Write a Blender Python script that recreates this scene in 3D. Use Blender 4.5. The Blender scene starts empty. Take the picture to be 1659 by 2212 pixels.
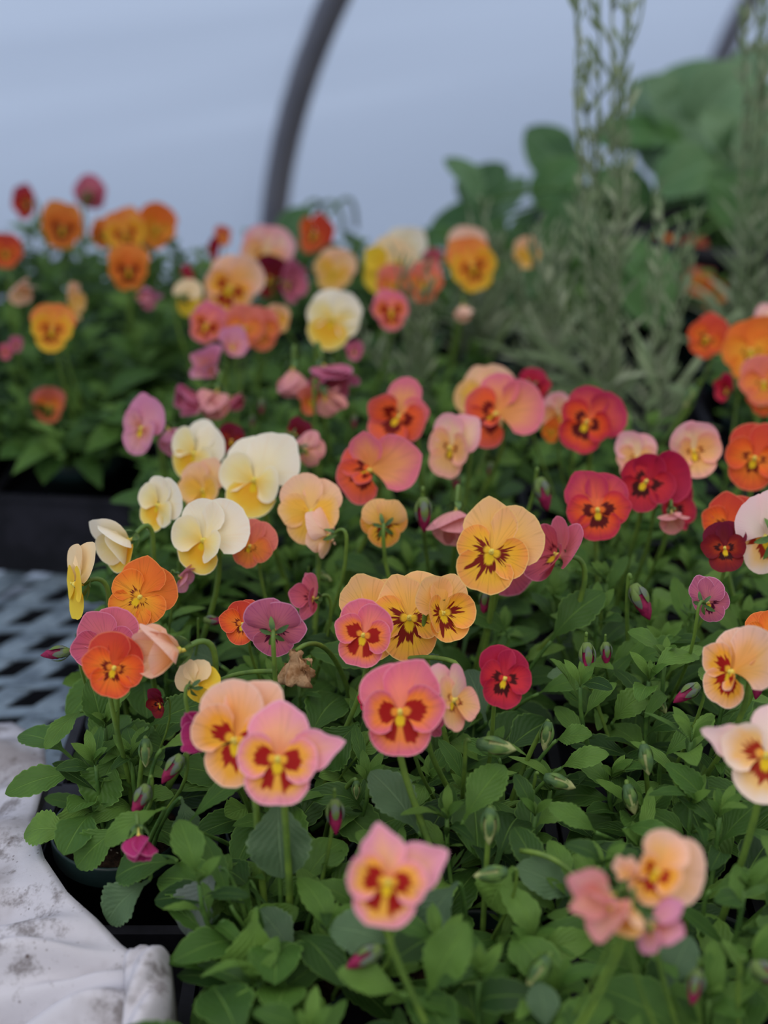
import bpy, math, random
from mathutils import Vector, Matrix, Quaternion
PI = math.pi
C = bpy.context.scene.collection
S = bpy.context.scene

# ---------------------------------------------------------------- camera, light, exposure
F = 2212 * 50.0 / 36.0
PITCH = math.radians(26.4)
CAM = Vector((0, 0, 0.71))
cd = bpy.data.cameras.new('camera'); cam = bpy.data.objects.new('camera', cd); C.objects.link(cam)
cam.location = CAM; cam.rotation_euler = (PI/2 - PITCH, 0, 0)
cd.sensor_fit = 'VERTICAL'; cd.sensor_height = 36; cd.sensor_width = 27; cd.lens = 50
cd.clip_start = 0.02
cd.dof.use_dof = True; cd.dof.focus_distance = 0.90; cd.dof.aperture_fstop = 3.2
S.camera = cam
S.view_settings.view_transform = 'Standard'; S.view_settings.look = 'None'
S.view_settings.gamma = 1; S.view_settings.exposure = 0.0
S.view_settings.use_curve_mapping = False
w = bpy.data.worlds.new('overcast'); S.world = w; w.use_nodes = True
nt = w.node_tree; nt.nodes.clear()
tc = nt.nodes.new('ShaderNodeTexCoord'); sp = nt.nodes.new('ShaderNodeSeparateXYZ')
rp = nt.nodes.new('ShaderNodeValToRGB'); bg = nt.nodes.new('ShaderNodeBackground'); wo = nt.nodes.new('ShaderNodeOutputWorld')
nt.links.new(tc.outputs['Generated'], sp.inputs[0]); nt.links.new(sp.outputs['Z'], rp.inputs[0])
rp.color_ramp.elements[0].position = 0.0; rp.color_ramp.elements[0].color = (.58, .62, .70, 1)
rp.color_ramp.elements[1].position = 0.9; rp.color_ramp.elements[1].color = (1, 1.0, 1.02, 1)
e = rp.color_ramp.elements.new(.25); e.color = (.66, .70, .76, 1)
bg.inputs['Strength'].default_value = 1.12
vm = nt.nodes.new('ShaderNodeMapRange'); nt.links.new(sp.outputs['Y'], vm.inputs[0])
vm.inputs[1].default_value = -1; vm.inputs[2].default_value = 1; vm.inputs[3].default_value = .62; vm.inputs[4].default_value = 1.15
mm = nt.nodes.new('ShaderNodeMath'); mm.operation = 'MULTIPLY'; nt.links.new(vm.outputs[0], mm.inputs[0]); mm.inputs[1].default_value = 1.1
nt.links.new(mm.outputs[0], bg.inputs['Strength']); nt.links.new(rp.outputs[0], bg.inputs[0]); nt.links.new(bg.outputs[0], wo.inputs[0])
sd = bpy.data.lights.new('sun', 'SUN'); sun = bpy.data.objects.new('sun', sd); C.objects.link(sun)
sd.energy = 1.25; sd.angle = math.radians(70); sd.color = (1, .98, .95)
sun.rotation_euler = (math.radians(28), math.radians(-18), 0)

XR = Vector((1, 0, 0)); YU = Vector((0, math.sin(PITCH), math.cos(PITCH))); ZF = Vector((0, math.cos(PITCH), -math.sin(PITCH)))
def ray(px, py): return (XR*((px-829.5)/F) - YU*((py-1106)/F) + ZF)
def at_z(px, py, z):
    d = ray(px, py); return CAM + d*((z-CAM.z)/d.z)
def at_y(px, py, y):
    d = ray(px, py); return CAM + d*(y/d.y)

# ---------------------------------------------------------------- helpers
def srgb(r, g, b, k=1.0):
    f = lambda c: ((c/255)/12.92 if c/255 <= .04045 else (((c/255)+.055)/1.055)**2.4)
    return (min(f(r)*k, .95), min(f(g)*k, .95), min(f(b)*k, .95), 1)
class MB:
    def __init__(s): s.v = []; s.f = []; s.uv = []; s.r = []; s.m = []
    def add(s, vs, fs, uvs=None, rnd=0.5, mi=0):
        n = len(s.v); s.v += [tuple(v) for v in vs]
        s.uv += (uvs if uvs else [(0.5, 0.5)]*len(vs)); s.r += [rnd]*len(vs)
        s.f += [tuple(i+n for i in f) for f in fs]; s.m += [mi]*len(fs)
    def build(s, name, mats, parent=None, M=None, smooth=True):
        me = bpy.data.meshes.new(name)
        vs = s.v
        if M is not None: vs = [tuple(M @ Vector(v)) for v in vs]
        me.from_pydata(vs, [], s.f)
        uvl = me.uv_layers.new(name='UVMap')
        li = [0]*len(me.loops); me.loops.foreach_get('vertex_index', li)
        flat = []
        for i in li: flat += s.uv[i]
        uvl.data.foreach_set('uv', flat)
        a = me.attributes.new('rnd', 'FLOAT', 'POINT'); a.data.foreach_set('value', s.r)
        if not isinstance(mats, (list, tuple)): mats = [mats]
        for m in mats: me.materials.append(m)
        me.polygons.foreach_set('material_index', s.m)
        me.polygons.foreach_set('use_smooth', [smooth]*len(me.polygons))
        o = bpy.data.objects.new(name, me); C.objects.link(o)
        if parent: o.parent = parent
        return o
def grid_faces(nu, nv):
    return [(j*nu+i, j*nu+i+1, (j+1)*nu+i+1, (j+1)*nu+i) for j in range(nv-1) for i in range(nu-1)]
def frame(d, up=Vector((0, 0, 1))):
    d = d.normalized(); x = d.cross(up)
    if x.length < 1e-4: x = d.cross(Vector((1, 0, 0)))
    x.normalize(); return x, x.cross(d).normalized()
def tube(mb, pts, r0, r1=None, n=7, rnd=.5, cap=True, mi=0):
    if r1 is None: r1 = r0
    vs = []; uv = []; N = len(pts); px = None
    for i, p in enumerate(pts):
        d = (pts[min(i+1, N-1)] - pts[max(i-1, 0)])
        if d.length < 1e-9: d = Vector((0, 0, 1))
        d.normalize()
        if px is None: px, _ = frame(d)
        px = (px - d*px.dot(d)).normalized(); py = d.cross(px)
        r = r0 + (r1-r0)*i/(N-1)
        for k in range(n):
            a = 2*PI*k/n; vs.append(p + px*(math.cos(a)*r) + py*(math.sin(a)*r)); uv.append((k/n, i/(N-1)))
    fs = [(i*n+k, i*n+(k+1) % n, (i+1)*n+(k+1) % n, (i+1)*n+k) for i in range(N-1) for k in range(n)]
    if cap: fs += [tuple(range(n))[::-1], tuple((N-1)*n+k for k in range(n))]
    mb.add(vs, fs, uv, rnd, mi)
def bez(p0, p1, p2, p3, n=10):
    return [p0*((1-t)**3)+p1*(3*t*(1-t)**2)+p2*(3*t*t*(1-t))+p3*(t**3) for t in [i/(n-1) for i in range(n)]]
def lathe(mb, prof, n=32, c=Vector((0, 0, 0)), rnd=.5, mi=0):
    vs = []; uv = []
    for j, (r, z) in enumerate(prof):
        for k in range(n):
            a = 2*PI*k/n; vs.append(c + Vector((r*math.cos(a), r*math.sin(a), z))); uv.append((k/n, j/max(1, len(prof)-1)))
    fs = [(j*n+k, j*n+(k+1) % n, (j+1)*n+(k+1) % n, (j+1)*n+k) for j in range(len(prof)-1) for k in range(n)]
    mb.add(vs, fs, uv, rnd, mi)
def box(mb, x0, x1, y0, y1, z0, z1, mi=0):
    vs = [Vector(p) for p in ((x0,y0,z0),(x1,y0,z0),(x1,y1,z0),(x0,y1,z0),(x0,y0,z1),(x1,y0,z1),(x1,y1,z1),(x0,y1,z1))]
    mb.add(vs, [(3,2,1,0),(4,5,6,7),(0,1,5,4),(1,2,6,5),(2,3,7,6),(3,0,4,7)], None, .5, mi)
def empty(name, loc, label=None, cat=None, group=None, rz=0):
    o = bpy.data.objects.new(name, None); C.objects.link(o); o.location = loc; o.rotation_euler = (0, 0, rz); o.empty_display_size = .05
    tag(o, label, cat, group); return o
def tag(o, label=None, cat=None, group=None, kind=None):
    if label: o['label'] = label
    if cat: o['category'] = cat
    if group: o['group'] = group
    if kind: o['kind'] = kind
    return o

# ---------------------------------------------------------------- materials
class NT:
    def __init__(s, name):
        s.m = bpy.data.materials.new(name); s.m.use_nodes = True; s.t = s.m.node_tree; s.t.nodes.clear()
        s.out = s.t.nodes.new('ShaderNodeOutputMaterial')
    def n(s, typ, **kw):
        o = s.t.nodes.new(typ)
        for k, v in kw.items(): setattr(o, k, v)
        return o
    def l(s, a, b): s.t.links.new(a, b)
    def set(s, sock, v):
        if isinstance(v, bpy.types.NodeSocket): s.l(v, sock)
        else: sock.default_value = v
    def math(s, op, a, b=0.0, c=None, clamp=False):
        o = s.n('ShaderNodeMath', operation=op, use_clamp=clamp); s.set(o.inputs[0], a); s.set(o.inputs[1], b)
        if c is not None: s.set(o.inputs[2], c)
        return o.outputs[0]
    def mix(s, f, a, b, bt='MIX'):
        o = s.n('ShaderNodeMix', data_type='RGBA', blend_type=bt); s.set(o.inputs[0], f); s.set(o.inputs[6], a); s.set(o.inputs[7], b)
        return o.outputs[2]
    def noise(s, vec, scale, detail=2.0, rough=.5):
        o = s.n('ShaderNodeTexNoise'); s.l(vec, o.inputs['Vector']); o.inputs['Scale'].default_value = scale
        o.inputs['Detail'].default_value = detail; o.inputs['Roughness'].default_value = rough; return o.outputs['Fac']
    def ss(s, x, a, b):
        o = s.n('ShaderNodeMapRange', interpolation_type='SMOOTHSTEP'); s.set(o.inputs[0], x)
        s.set(o.inputs[1], a); s.set(o.inputs[2], b); return o.outputs[0]
    def ramp(s, f, els):
        o = s.n('ShaderNodeValToRGB'); s.l(f, o.inputs[0]); cr = o.color_ramp
        while len(cr.elements) < len(els): cr.elements.new(.5)
        for e_, (p, c) in zip(cr.elements, els): e_.position = p; e_.color = c
        return o.outputs[0]
    def surf(s, col, rough=.6, trans=0.0, tcol=None, spec=.4, bump=None, metal=0.0, bs=.3, bd=.001):
        p = s.n('ShaderNodeBsdfPrincipled'); s.set(p.inputs['Base Color'], col); s.set(p.inputs['Roughness'], rough)
        p.inputs['Specular IOR Level'].default_value = spec; p.inputs['Metallic'].default_value = metal
        if bump is not None:
            b = s.n('ShaderNodeBump'); b.inputs['Strength'].default_value = bs; b.inputs['Distance'].default_value = bd
            s.l(bump, b.inputs['Height']); s.l(b.outputs[0], p.inputs['Normal'])
        if trans > 0:
            t = s.n('ShaderNodeBsdfTranslucent'); s.set(t.inputs[0], tcol if tcol is not None else col)
            mx = s.n('ShaderNodeMixShader'); mx.inputs[0].default_value = trans
            s.l(p.outputs[0], mx.inputs[1]); s.l(t.outputs[0], mx.inputs[2]); s.l(mx.outputs[0], s.out.inputs[0])
        else: s.l(p.outputs[0], s.out.inputs[0])
        return s.m
def uvt(n):
    u = n.n('ShaderNodeUVMap'); u.uv_map = 'UVMap'; x = n.n('ShaderNodeSeparateXYZ'); n.l(u.outputs[0], x.inputs[0])
    return x.outputs[0], x.outputs[1]
def comb(n, x, y, z=0.0):
    o = n.n('ShaderNodeCombineXYZ'); n.set(o.inputs[0], x); n.set(o.inputs[1], y); n.set(o.inputs[2], z); return o.outputs[0]
def rnd_attr(n):
    a = n.n('ShaderNodeAttribute'); a.attribute_name = 'rnd'; return a.outputs['Fac']

def petal_mat(name, inner, mid, edge, rim=None, blotch=None, blen=0.0, bvar=.25, bw=.8, vein=.18, m1=.5, vcol=None, split=0.0, fan=None):
    n = NT(name); u, t = uvt(n); r = rnd_attr(n)
    rz = n.math('MULTIPLY', r, 37.0)
    uu = n.math('SUBTRACT', u, .5); au = n.math('MULTIPLY', n.math('ABSOLUTE', uu), 2.0)
    wob = n.math('MULTIPLY', n.math('SUBTRACT', n.noise(comb(n, n.math('MULTIPLY', u, 5.0), n.math('MULTIPLY', t, 1.5), rz), 1.0), .5), .5)
    e_ = n.math('ADD', n.math('MAXIMUM', t, n.math('MULTIPLY', n.math('MULTIPLY', au, au), n.math('ADD', n.math('MULTIPLY', t, .7), .1))), n.math('MULTIPLY', wob, .7))
    col = n.ramp(e_, [(.05, inner), (m1, mid), (.93, edge)])
    vn = n.noise(comb(n, n.math('MULTIPLY', u, 34.0), n.math('MULTIPLY', t, 1.3), rz), 1.0, 1.0)
    vm = n.math('MULTIPLY', n.ss(vn, .52, .68), vein)
    col = n.mix(vm, col, vcol if vcol else tuple(c*.45 for c in (blotch or mid)[:3])+(1,))
    if blotch:
        bn = n.noise(comb(n, n.math('MULTIPLY', u, 13.0), n.math('MULTIPLY', t, .5), rz), 1.0, 2.0)
        lim = n.math('ADD', n.math('MULTIPLY', n.math('SUBTRACT', bn, .5), bvar*2.6), blen)
        lim = n.math('SUBTRACT', lim, n.math('MULTIPLY', n.math('POWER', au, 3.0), .35*bw))
        mk = n.ss(n.math('SUBTRACT', lim, t), -.02, .06)
        mk = n.math('MULTIPLY', mk, n.ss(t, .14, .24))
        if split: mk = n.math('MULTIPLY', mk, n.math('MAXIMUM', n.ss(au, split*.45, split), n.ss(n.math('MULTIPLY', t, -1.0), -.34, -.26)))
        col = n.mix(mk, col, blotch)
    if fan:
        fk = n.math('SUBTRACT', n.math('ADD', n.math('MULTIPLY', n.math('SUBTRACT', n.noise(comb(n, n.math('MULTIPLY', u, 24.0), 0.0, rz), 1.0, 1.0), .5), .22), .30), n.math('ADD', t, n.math('MULTIPLY', n.math('MULTIPLY', au, au), .5)))
        col = n.mix(n.ss(fk, -.03, .05), col, fan)
    if rim:
        rm = n.ss(n.math('MAXIMUM', t, n.math('MULTIPLY', n.ss(au, .95, 1.0), n.ss(t, .3, .6))), .955, .99)
        col = n.mix(n.math('MULTIPLY', rm, .6), col, rim)
    fn = n.noise(comb(n, n.math('MULTIPLY', u, 60.0), n.math('MULTIPLY', t, 4.0), rz), 1.0, 2.0)
    return n.surf(col, .62, .32, None, .25, fn, bs=.25, bd=.0006)

K = 1.2
def s_(r, g, b): return srgb(r, g, b, K)
DR = srgb(165, 16, 8)
PAL = {}
def pal(key, up, lo, blotch=None, blen=.0, bvar=.25, bw=.8, rim=None, vein=.18, eye=(236, 205, 80), vcol=None, m1=.5, split=0.0, lat=None):
    fan = s_(248, 190, 30)
    kw = dict(rim=s_(*rim) if rim else None, vein=vein, vcol=s_(*vcol) if vcol else None)
    bk = dict(blotch=blotch, bvar=bvar, bw=bw, m1=max(m1, .66))
    PAL[key] = (petal_mat('petal_upper_'+key, *[s_(*c) for c in up], m1=m1, **kw),
                petal_mat('petal_side_'+key, *[s_(*c) for c in (lat or lo)], blen=blen*1.05, **bk, **kw),
                petal_mat('petal_lower_'+key, *[s_(*c) for c in lo], blen=blen*1.25, split=split, fan=fan, **bk, **kw), eye)
pal('pink_orange', ((238,135,80),(238,165,128),(222,145,168)), ((252,175,50),(250,162,62),(224,140,155)), DR, .56, .18, .5, (236,185,200), split=.20)
pal('rose_orange', ((232,135,100),(228,130,118),(208,102,130)), ((246,150,48),(240,125,58),(210,102,122)), DR, .56, .16, .5, (228,155,170), split=.20)
pal('peach_orange', ((240,160,70),(240,172,105),(238,182,160)), ((250,175,45),(245,160,50),(240,170,130)), DR, .5, .28, .7, (245,205,190))
pal('apricot', ((244,178,72),(245,180,92),(243,180,125)), ((255,190,45),(250,172,52),(236,155,80)), srgb(128,24,8), .44, .50, .3, (246,200,130), vein=.22)
pal('orange', ((235,140,45),(228,125,42),(216,105,45)), ((250,170,45),(238,142,42),(222,118,42)), srgb(120,30,8), .26, .3, .2, (232,150,80), vein=.25)
pal('deep_orange', ((215,110,35),(220,120,45),(222,135,60)), ((190,85,15),(205,100,28),(220,128,45)), srgb(110,35,5), .45, .2, .5)
pal('yellow_orange', ((238,170,60),(232,160,60),(225,130,70)), ((225,120,35),(235,150,45),(238,185,50)), srgb(160,55,10), .42, .25, .4)
pal('cream', ((248,212,155),(245,220,190),(243,221,205)), ((250,150,22),(252,178,44),(250,202,98)), None, rim=(245,235,215), vein=.08, vcol=(225,170,90), m1=.45, lat=((250,192,84),(247,215,158),(244,218,188)))
pal('yellow', ((240,205,130),(238,205,160),(238,205,165)), ((238,180,40),(240,195,55),(238,200,60)), None, vein=.08, vcol=(225,160,60))
pal('buff', ((243,190,110),(240,190,130),(236,185,155)), ((248,175,50),(246,180,75),(238,185,130)), srgb(190,90,20), .2, .2, .4, vein=.15)
pal('salmon', ((222,120,75),(216,122,95),(210,115,105)), ((240,150,55),(228,125,60),(208,105,80)), srgb(140,40,15), .25, .2, .3, (225,150,120))
pal('red', ((232,115,58),(216,88,72),(176,48,82)), ((238,115,38),(218,74,34),(184,40,62)), srgb(96,6,8), .46, .16, .35, (195,75,90), vein=.25)
pal('red_orange', ((216,92,45),(208,78,42),(194,64,52)), ((245,140,42),(230,102,36),(212,80,46)), srgb(120,20,8), .34, .25, .3, (232,140,105), vein=.22)
pal('coral', ((240,150,75),(236,150,100),(214,110,128)), ((232,105,45),(228,95,50),(214,90,80)), srgb(120,14,8), .46, .2, .5, (225,130,150), vein=.2)
pal('crimson', ((180,40,55),(172,24,50),(156,22,62)), ((205,50,45),(190,38,52),(165,28,58)), srgb(70,4,8), .44, .22, .5, (190,60,90), vein=.2)
pal('maroon', ((110,12,25),(105,10,25),(105,14,45)), ((190,70,20),(130,22,18),(110,12,28)), srgb(60,2,8), .4, .2, .5, vein=.2)
pal('mauve', ((208,125,132),(192,104,124),(176,90,120)), ((204,110,115),(192,100,120),(178,90,120)), srgb(88,14,50), .38, .3, .2, (222,165,195), vein=.38, vcol=(140,55,105))
pal('rose', ((212,125,122),(205,110,120),(194,96,120)), ((198,85,88),(196,88,106),(188,84,112)), srgb(110,15,40), .3, .25, .3, (222,145,170), vein=.3)
pal('lilac', ((220,155,160),(214,145,162),(202,130,162)), ((205,120,80),(214,146,152),(204,134,160)), srgb(150,55,50), .25, .2, .3, vein=.25)
pal('faded_pink', ((222,165,150),(215,155,145),(208,140,145)), ((222,160,130),(218,155,140),(210,140,140)), None, vein=.3, vcol=(170,95,100))
pal('faded_peach', ((238,192,150),(238,190,160),(236,190,172)), ((240,185,110),(240,190,145),(238,190,165)), None, vein=.2, vcol=(205,130,100))
pal('white_pink', ((242,208,188),(237,206,197),(236,196,197)), ((250,160,50),(246,185,120),(240,205,190)), srgb(165,40,15), .44, .3, .4, vein=.08, vcol=(225,190,180))
pal('pink_buff', ((240,200,150),(238,200,165),(226,165,175)), ((245,165,70),(238,175,120),(232,165,150)), srgb(140,30,15), .3, .2, .4, vein=.15)
pal('magenta', ((170,45,95),(168,42,98),(165,45,105)), ((168,42,92),(168,42,98),(165,45,105)), None, rim=(215,140,170), vein=.35, vcol=(105,15,55))

def leaf_mat(name, base, light, dark, k=1.0, rough=.5):
    n = NT(name); u, t = uvt(n); r = rnd_attr(n)
    au = n.math('ABSOLUTE', n.math('SUBTRACT', u, .5))
    tv = n.n('ShaderNodeTexCoord')
    col = n.ramp(r, [(0.0, dark), (.5, base), (1.0, light)])
    ns = n.noise(tv.outputs['Object'], 90.0, 3.0)
    col = n.mix(n.math('MULTIPLY', n.math('SUBTRACT', ns, .35), .7, clamp=True), col, dark)
    # side veins run forward from the midrib
    ph = n.math('SUBTRACT', n.math('MULTIPLY', t, 46.0), n.math('MULTIPLY', au, 46.0))
    sv = n.math('SINE', ph); svm = n.math('MULTIPLY', n.ss(sv, .72, 1.0), .07)
    lt = tuple(min(1, c*1.7+.02) for c in light[:3])+(1,)
    col = n.mix(svm, col, dark)
    mr = n.ss(n.math('MULTIPLY', au, -1.0), -.032, -.004)
    rm = n.ss(au, .455, .495)
    col = n.mix(n.math('MULTIPLY', mr, .34), col, lt); col = n.mix(n.math('MULTIPLY', rm, .30), col, lt)
    hgt = n.math('ADD', n.math('MULTIPLY', sv, -.22), n.math('ADD', ns, n.math('MULTIPLY', mr, -1.5)))
    return n.surf(col, rough, .16, lt, .2, hgt, bs=.6, bd=.0008)
M_leaf = leaf_mat('viola_leaf', srgb(66,101,38), srgb(102,136,58), srgb(28,54,22))
M_leafg = leaf_mat('viola_leaf_greyish', srgb(82,108,74), srgb(102,128,90), srgb(60,82,60))
M_leafp = leaf_mat('viola_leaf_purplish', srgb(100,112,102), srgb(110,120,114), srgb(84,92,92))
M_broad = leaf_mat('broad_leaf', srgb(84,122,66), srgb(134,160,124), srgb(52,90,42), rough=.4)
M_silver = leaf_mat('silvery_leaf', srgb(128,148,108), srgb(178,186,156), srgb(84,104,66), rough=.7)
def plain(name, col, rough=.6, spec=.4, trans=0, nscale=None, col2=None, bd=.0006, metal=0, lo=.35, hi=.65, bs=.4):
    n = NT(name)
    if nscale:
        tv = n.n('ShaderNodeTexCoord'); ns = n.noise(tv.outputs['Object'], nscale, 4.0, .6)
        c = n.mix(n.ss(ns, lo, hi), col, col2 or col); return n.surf(c, rough, trans, None, spec, ns, metal, bs=bs, bd=bd)
    return n.surf(col, rough, trans, None, spec, None, metal)
M_stem = plain('green_stem', srgb(112,142,56), .5, .4, .12, 60, srgb(88,118,50))
M_stemd = plain('shoot_stem', srgb(86,120,52), .55, .3, .0, 60, srgb(62,96,42))
M_calyx = plain('green_calyx', srgb(98,128,62), .55, .3, .15, 120, srgb(70,100,62))
M_calyxb = plain('bluish_calyx', srgb(98,108,96), .6, .3, .1, 160, srgb(100,122,62), lo=.42, hi=.58)
M_bud = plain('crimson_bud', srgb(150,30,78), .5, .3, .15, 200, srgb(112,18,58))
M_budp = plain('pale_bud', srgb(176,180,122), .55, .3, .15, 140, srgb(120,140,80))
M_dry = plain('dry_petals', srgb(205,168,130), .85, .1, .15, 130, srgb(150,108,72), bd=.002, bs=.8)
M_pot = plain('dark_green_plastic', srgb(34,54,54), .42, .45, 0, 30, srgb(28,44,44))
M_black = plain('black_plastic', srgb(26,26,32), .55, .25, 0, 25, srgb(42,41,50))
def soil_mat():
    n = NT('potting_soil'); tv = n.n('ShaderNodeTexCoord'); ns = n.noise(tv.outputs['Object'], 160, 5, .7)
    v = n.n('ShaderNodeTexVoronoi'); n.l(tv.outputs['Object'], v.inputs['Vector']); v.inputs['Scale'].default_value = 170
    c = n.mix(n.ss(ns, .35, .7), srgb(24,17,13), srgb(62,44,32)); c = n.mix(n.ss(v.outputs['Distance'], .17, .10), c, srgb(150,140,125))
    return n.surf(c, .9, 0, None, .1, ns, bs=1, bd=.004)
M_soil = soil_mat()
M_metal = plain('weathered_metal_mesh', srgb(138,154,168), .55, .3, 0, 35, srgb(96,110,124), lo=.38, hi=.68)
M_pipe = plain('grey_hoop_pipe', srgb(140,136,140), .45, .4, 0, 8, srgb(124,121,127))
M_floor = plain('black_ground_cloth', srgb(12,12,14), .95, .1, 0, 40, srgb(26,25,26))
def film_mat():
    n = NT('poly_film'); tv = n.n('ShaderNodeTexCoord')
    mp = n.n('ShaderNodeMapping'); n.l(tv.outputs['Object'], mp.inputs[0]); mp.inputs['Scale'].default_value = (1, 1, 5)
    ns = n.noise(mp.outputs[0], 1.2, 2.0)
    c = n.mix(ns, srgb(202,220,246), srgb(208,226,249))
    return n.surf(c, .55, .64, srgb(207,223,250), .25, n.noise(mp.outputs[0], 2.5, 1.0), bs=.2, bd=.02)
M_film = film_mat()
def cloth_mat():
    n = NT('white_frost_cloth'); tv = n.n('ShaderNodeTexCoord'); ob = tv.outputs['Object']
    big = n.noise(ob, 11, 4, .65); fib = n.noise(ob, 420, 2, .6)
    v = n.n('ShaderNodeTexVoronoi'); n.l(ob, v.inputs['Vector']); v.inputs['Scale'].default_value = 95; v.inputs['Randomness'].default_value = 1
    c = n.mix(n.ss(big, .46, .70), srgb(206,203,211), srgb(160,153,155))
    sm = n.noise(ob, 26, 5, .75)
    c = n.mix(n.math('MULTIPLY', n.ss(sm, .51, .66), .7), c, srgb(96,86,82))
    gate = n.ss(n.noise(ob, 18, 3), .50, .62)
    c = n.mix(n.math('MULTIPLY', n.ss(v.outputs['Distance'], .16, .08), n.math('MULTIPLY', gate, .85)), c, srgb(74,50,40))
    v2 = n.n('ShaderNodeTexVoronoi'); n.l(ob, v2.inputs['Vector']); v2.inputs['Scale'].default_value = 210
    c = n.mix(n.math('MULTIPLY', n.ss(v2.outputs['Distance'], .22, .10), n.math('MULTIPLY', n.ss(n.noise(ob, 34, 3), .5, .66), .6)), c, srgb(104,92,88))
    return n.surf(c, .85, .15, None, .15, fib, bs=.35, bd=.0006)
M_cloth = cloth_mat()

# ---------------------------------------------------------------- setting: floor, film wall, hoops
FZ = -0.75
mb = MB(); box(mb, -4, 6, -1.5, 7, FZ-.05, FZ); tag(mb.build('floor', M_floor, smooth=False), kind='structure')
hd = Vector((math.cos(PI/4), -math.sin(PI/4), 0)); ax = Vector((math.sin(PI/4), math.cos(PI/4), 0))
HB = at_y(592, 470, 3.0)                          # a point of the first hoop
def on_plane(px, py):                              # ray meets the hoop's upright plane
    d = ray(px, py); return CAM + d*((HB-CAM).dot(ax)/d.dot(ax))
prof = []
for px, py in ((592,470),(607,360),(636,230),(676,110),(722,0)):
    p = on_plane(px, py); prof.append(((p-HB).dot(hd), p.z))
# smooth arc through the measured points: h = a (z-z0)^2 + b (z-z0)
z0 = prof[0][1]
A11 = sum((z-z0)**4 for h, z in prof); A12 = sum((z-z0)**3 for h, z in prof); A22 = sum((z-z0)**2 for h, z in prof)
B1 = sum(h*(z-z0)**2 for h, z in prof); B2 = sum(h*(z-z0) for h, z in prof)
det = A11*A22-A12*A12; qa = (B1*A22-B2*A12)/det; qb = (A11*B2-A12*B1)/det
def hz(z): return (qa*(z-z0)**2 + qb*(z-z0)) if z > z0 else qb*(z-z0)*max(0, 1+(z-z0)*.9)
arc = []
z = FZ; hh = hz(z)
while z < .75: arc.append((hz(z), z)); z += .05
# continue as a circle over the bench
h0, zz0 = arc[-1]; ang = math.atan2(arc[-1][0]-arc[-2][0], arc[-1][1]-arc[-2][1])
h, z = h0, zz0
for i in range(34):
    ang += math.radians(2.0); h += math.sin(ang)*.06; z += math.cos(ang)*.06
    if ang > math.radians(80): break
    arc.append((h, z))
def hoop_pt(a, h, z): return Vector((HB.x, HB.y, 0)) + ax*a + hd*h + Vector((0, 0, z))
mb = MB(); NA = 121; vs = []
for i in range(NA):
    a = -3.0 + i*.08
    for h, z in arc:
        off = -.035
        if a < 1: off +=   .020*math.exp(-((z-(.31+.02*a))/.016)**2) + .018*math.exp(-((z-(.20+.02*a))/.010)**2)
        off += .006*math.sin(a*3.1+z*4)
        vs.append(hoop_pt(a, h+off, z))
mb.add(vs, grid_faces(len(arc), NA)); tag(mb.build('wall_back', M_film), kind='structure')
for i, a in enumerate((0, 1.62, 3.3, -1.7)):
    mb = MB(); tube(mb, [hoop_pt(a, h, z) for h, z in arc], .029, n=20)
    tag(mb.build('trim_%d' % (i+1), M_pipe), kind='structure')

# ---------------------------------------------------------------- bench
BX0, BX1, BY0, BY1 = -1.25, 1.0, .12, 2.15
bench = empty('greenhouse_bench', (0, 1.1, FZ), 'weathered blue-grey expanded metal mesh bench under all the pots', 'bench')
def loc_build(mb, name, mats, root, smooth=True):
    o = mb.build(name, mats, root, Matrix.Translation(-root.location), smooth); return o
mb = MB()
# strands of the expanded mesh: zig-zag ribbons, long way turned about 32 degrees
th = math.radians(30); ux = Vector((math.cos(th), math.sin(th), 0)); uy = Vector((-math.sin(th), math.cos(th), 0))
LW, SW, TW = .084, .028, .0185
c0 = Vector((-.45, 1.05, 0))
def inb(p): return -1.15 < p.x < -.12 and BY0+.02 < p.y < 1.62
for j in range(-40, 41):
    for i in range(-20, 21):
        for k in (0, 1):                                          # one strand segment from node to node
            na = c0 + ux*(i*LW + (j % 2)*LW/2) + uy*(j*SW)
            nb = na + ux*(LW/2*(1 if k else -1)) + uy*SW
            if not (inb(na) and inb(nb)): continue
            d = (nb-na).normalized(); s = Vector((-d.y, d.x, 0))*TW/2
            e2 = ux*(.008*(1 if k else -1))
            up_ = Vector((0, 0, .0035)); t0 = Vector((0, 0, -.005))
            q = [na-e2-s+t0, nb+e2-s+t0, nb+e2+s+t0+up_, na-e2+s+t0+up_]
            lo = [v - Vector((0, 0, .0018)) for v in q]
            mb.add(q+lo, [(0,1,2,3),(7,6,5,4),(0,4,5,1),(1,5,6,2),(2,6,7,3),(3,7,4,0)])
loc_build(mb, 'mesh_top', M_metal, bench, False)
mb = MB()
for x0, x1, y0, y1 in ((BX0,BX1,BY0,BY0+.04),(BX0,BX1,BY1-.04,BY1),(BX0,BX0+.04,BY0,BY1),(BX1-.04,BX1,BY0,BY1),(-.14,-.10,BY0,BY1)):
    box(mb, x0, x1, y0, y1, -.046, -.006)
loc_build(mb, 'frame', M_metal, bench, False)
mb = MB(); box(mb, -.12, BX1-.02, BY0+.02, BY1-.02, -.006, -.001); loc_build(mb, 'liner', M_black, bench, False)
for x, y in ((BX0+.02,BY0+.02),(BX1-.02,BY0+.02),(BX0+.02,BY1-.02),(BX1-.02,BY1-.02)):
    mb = MB(); box(mb, x-.02, x+.02, y-.02, y+.02, FZ, -.046); loc_build(mb, 'leg', M_metal, bench, False)

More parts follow.
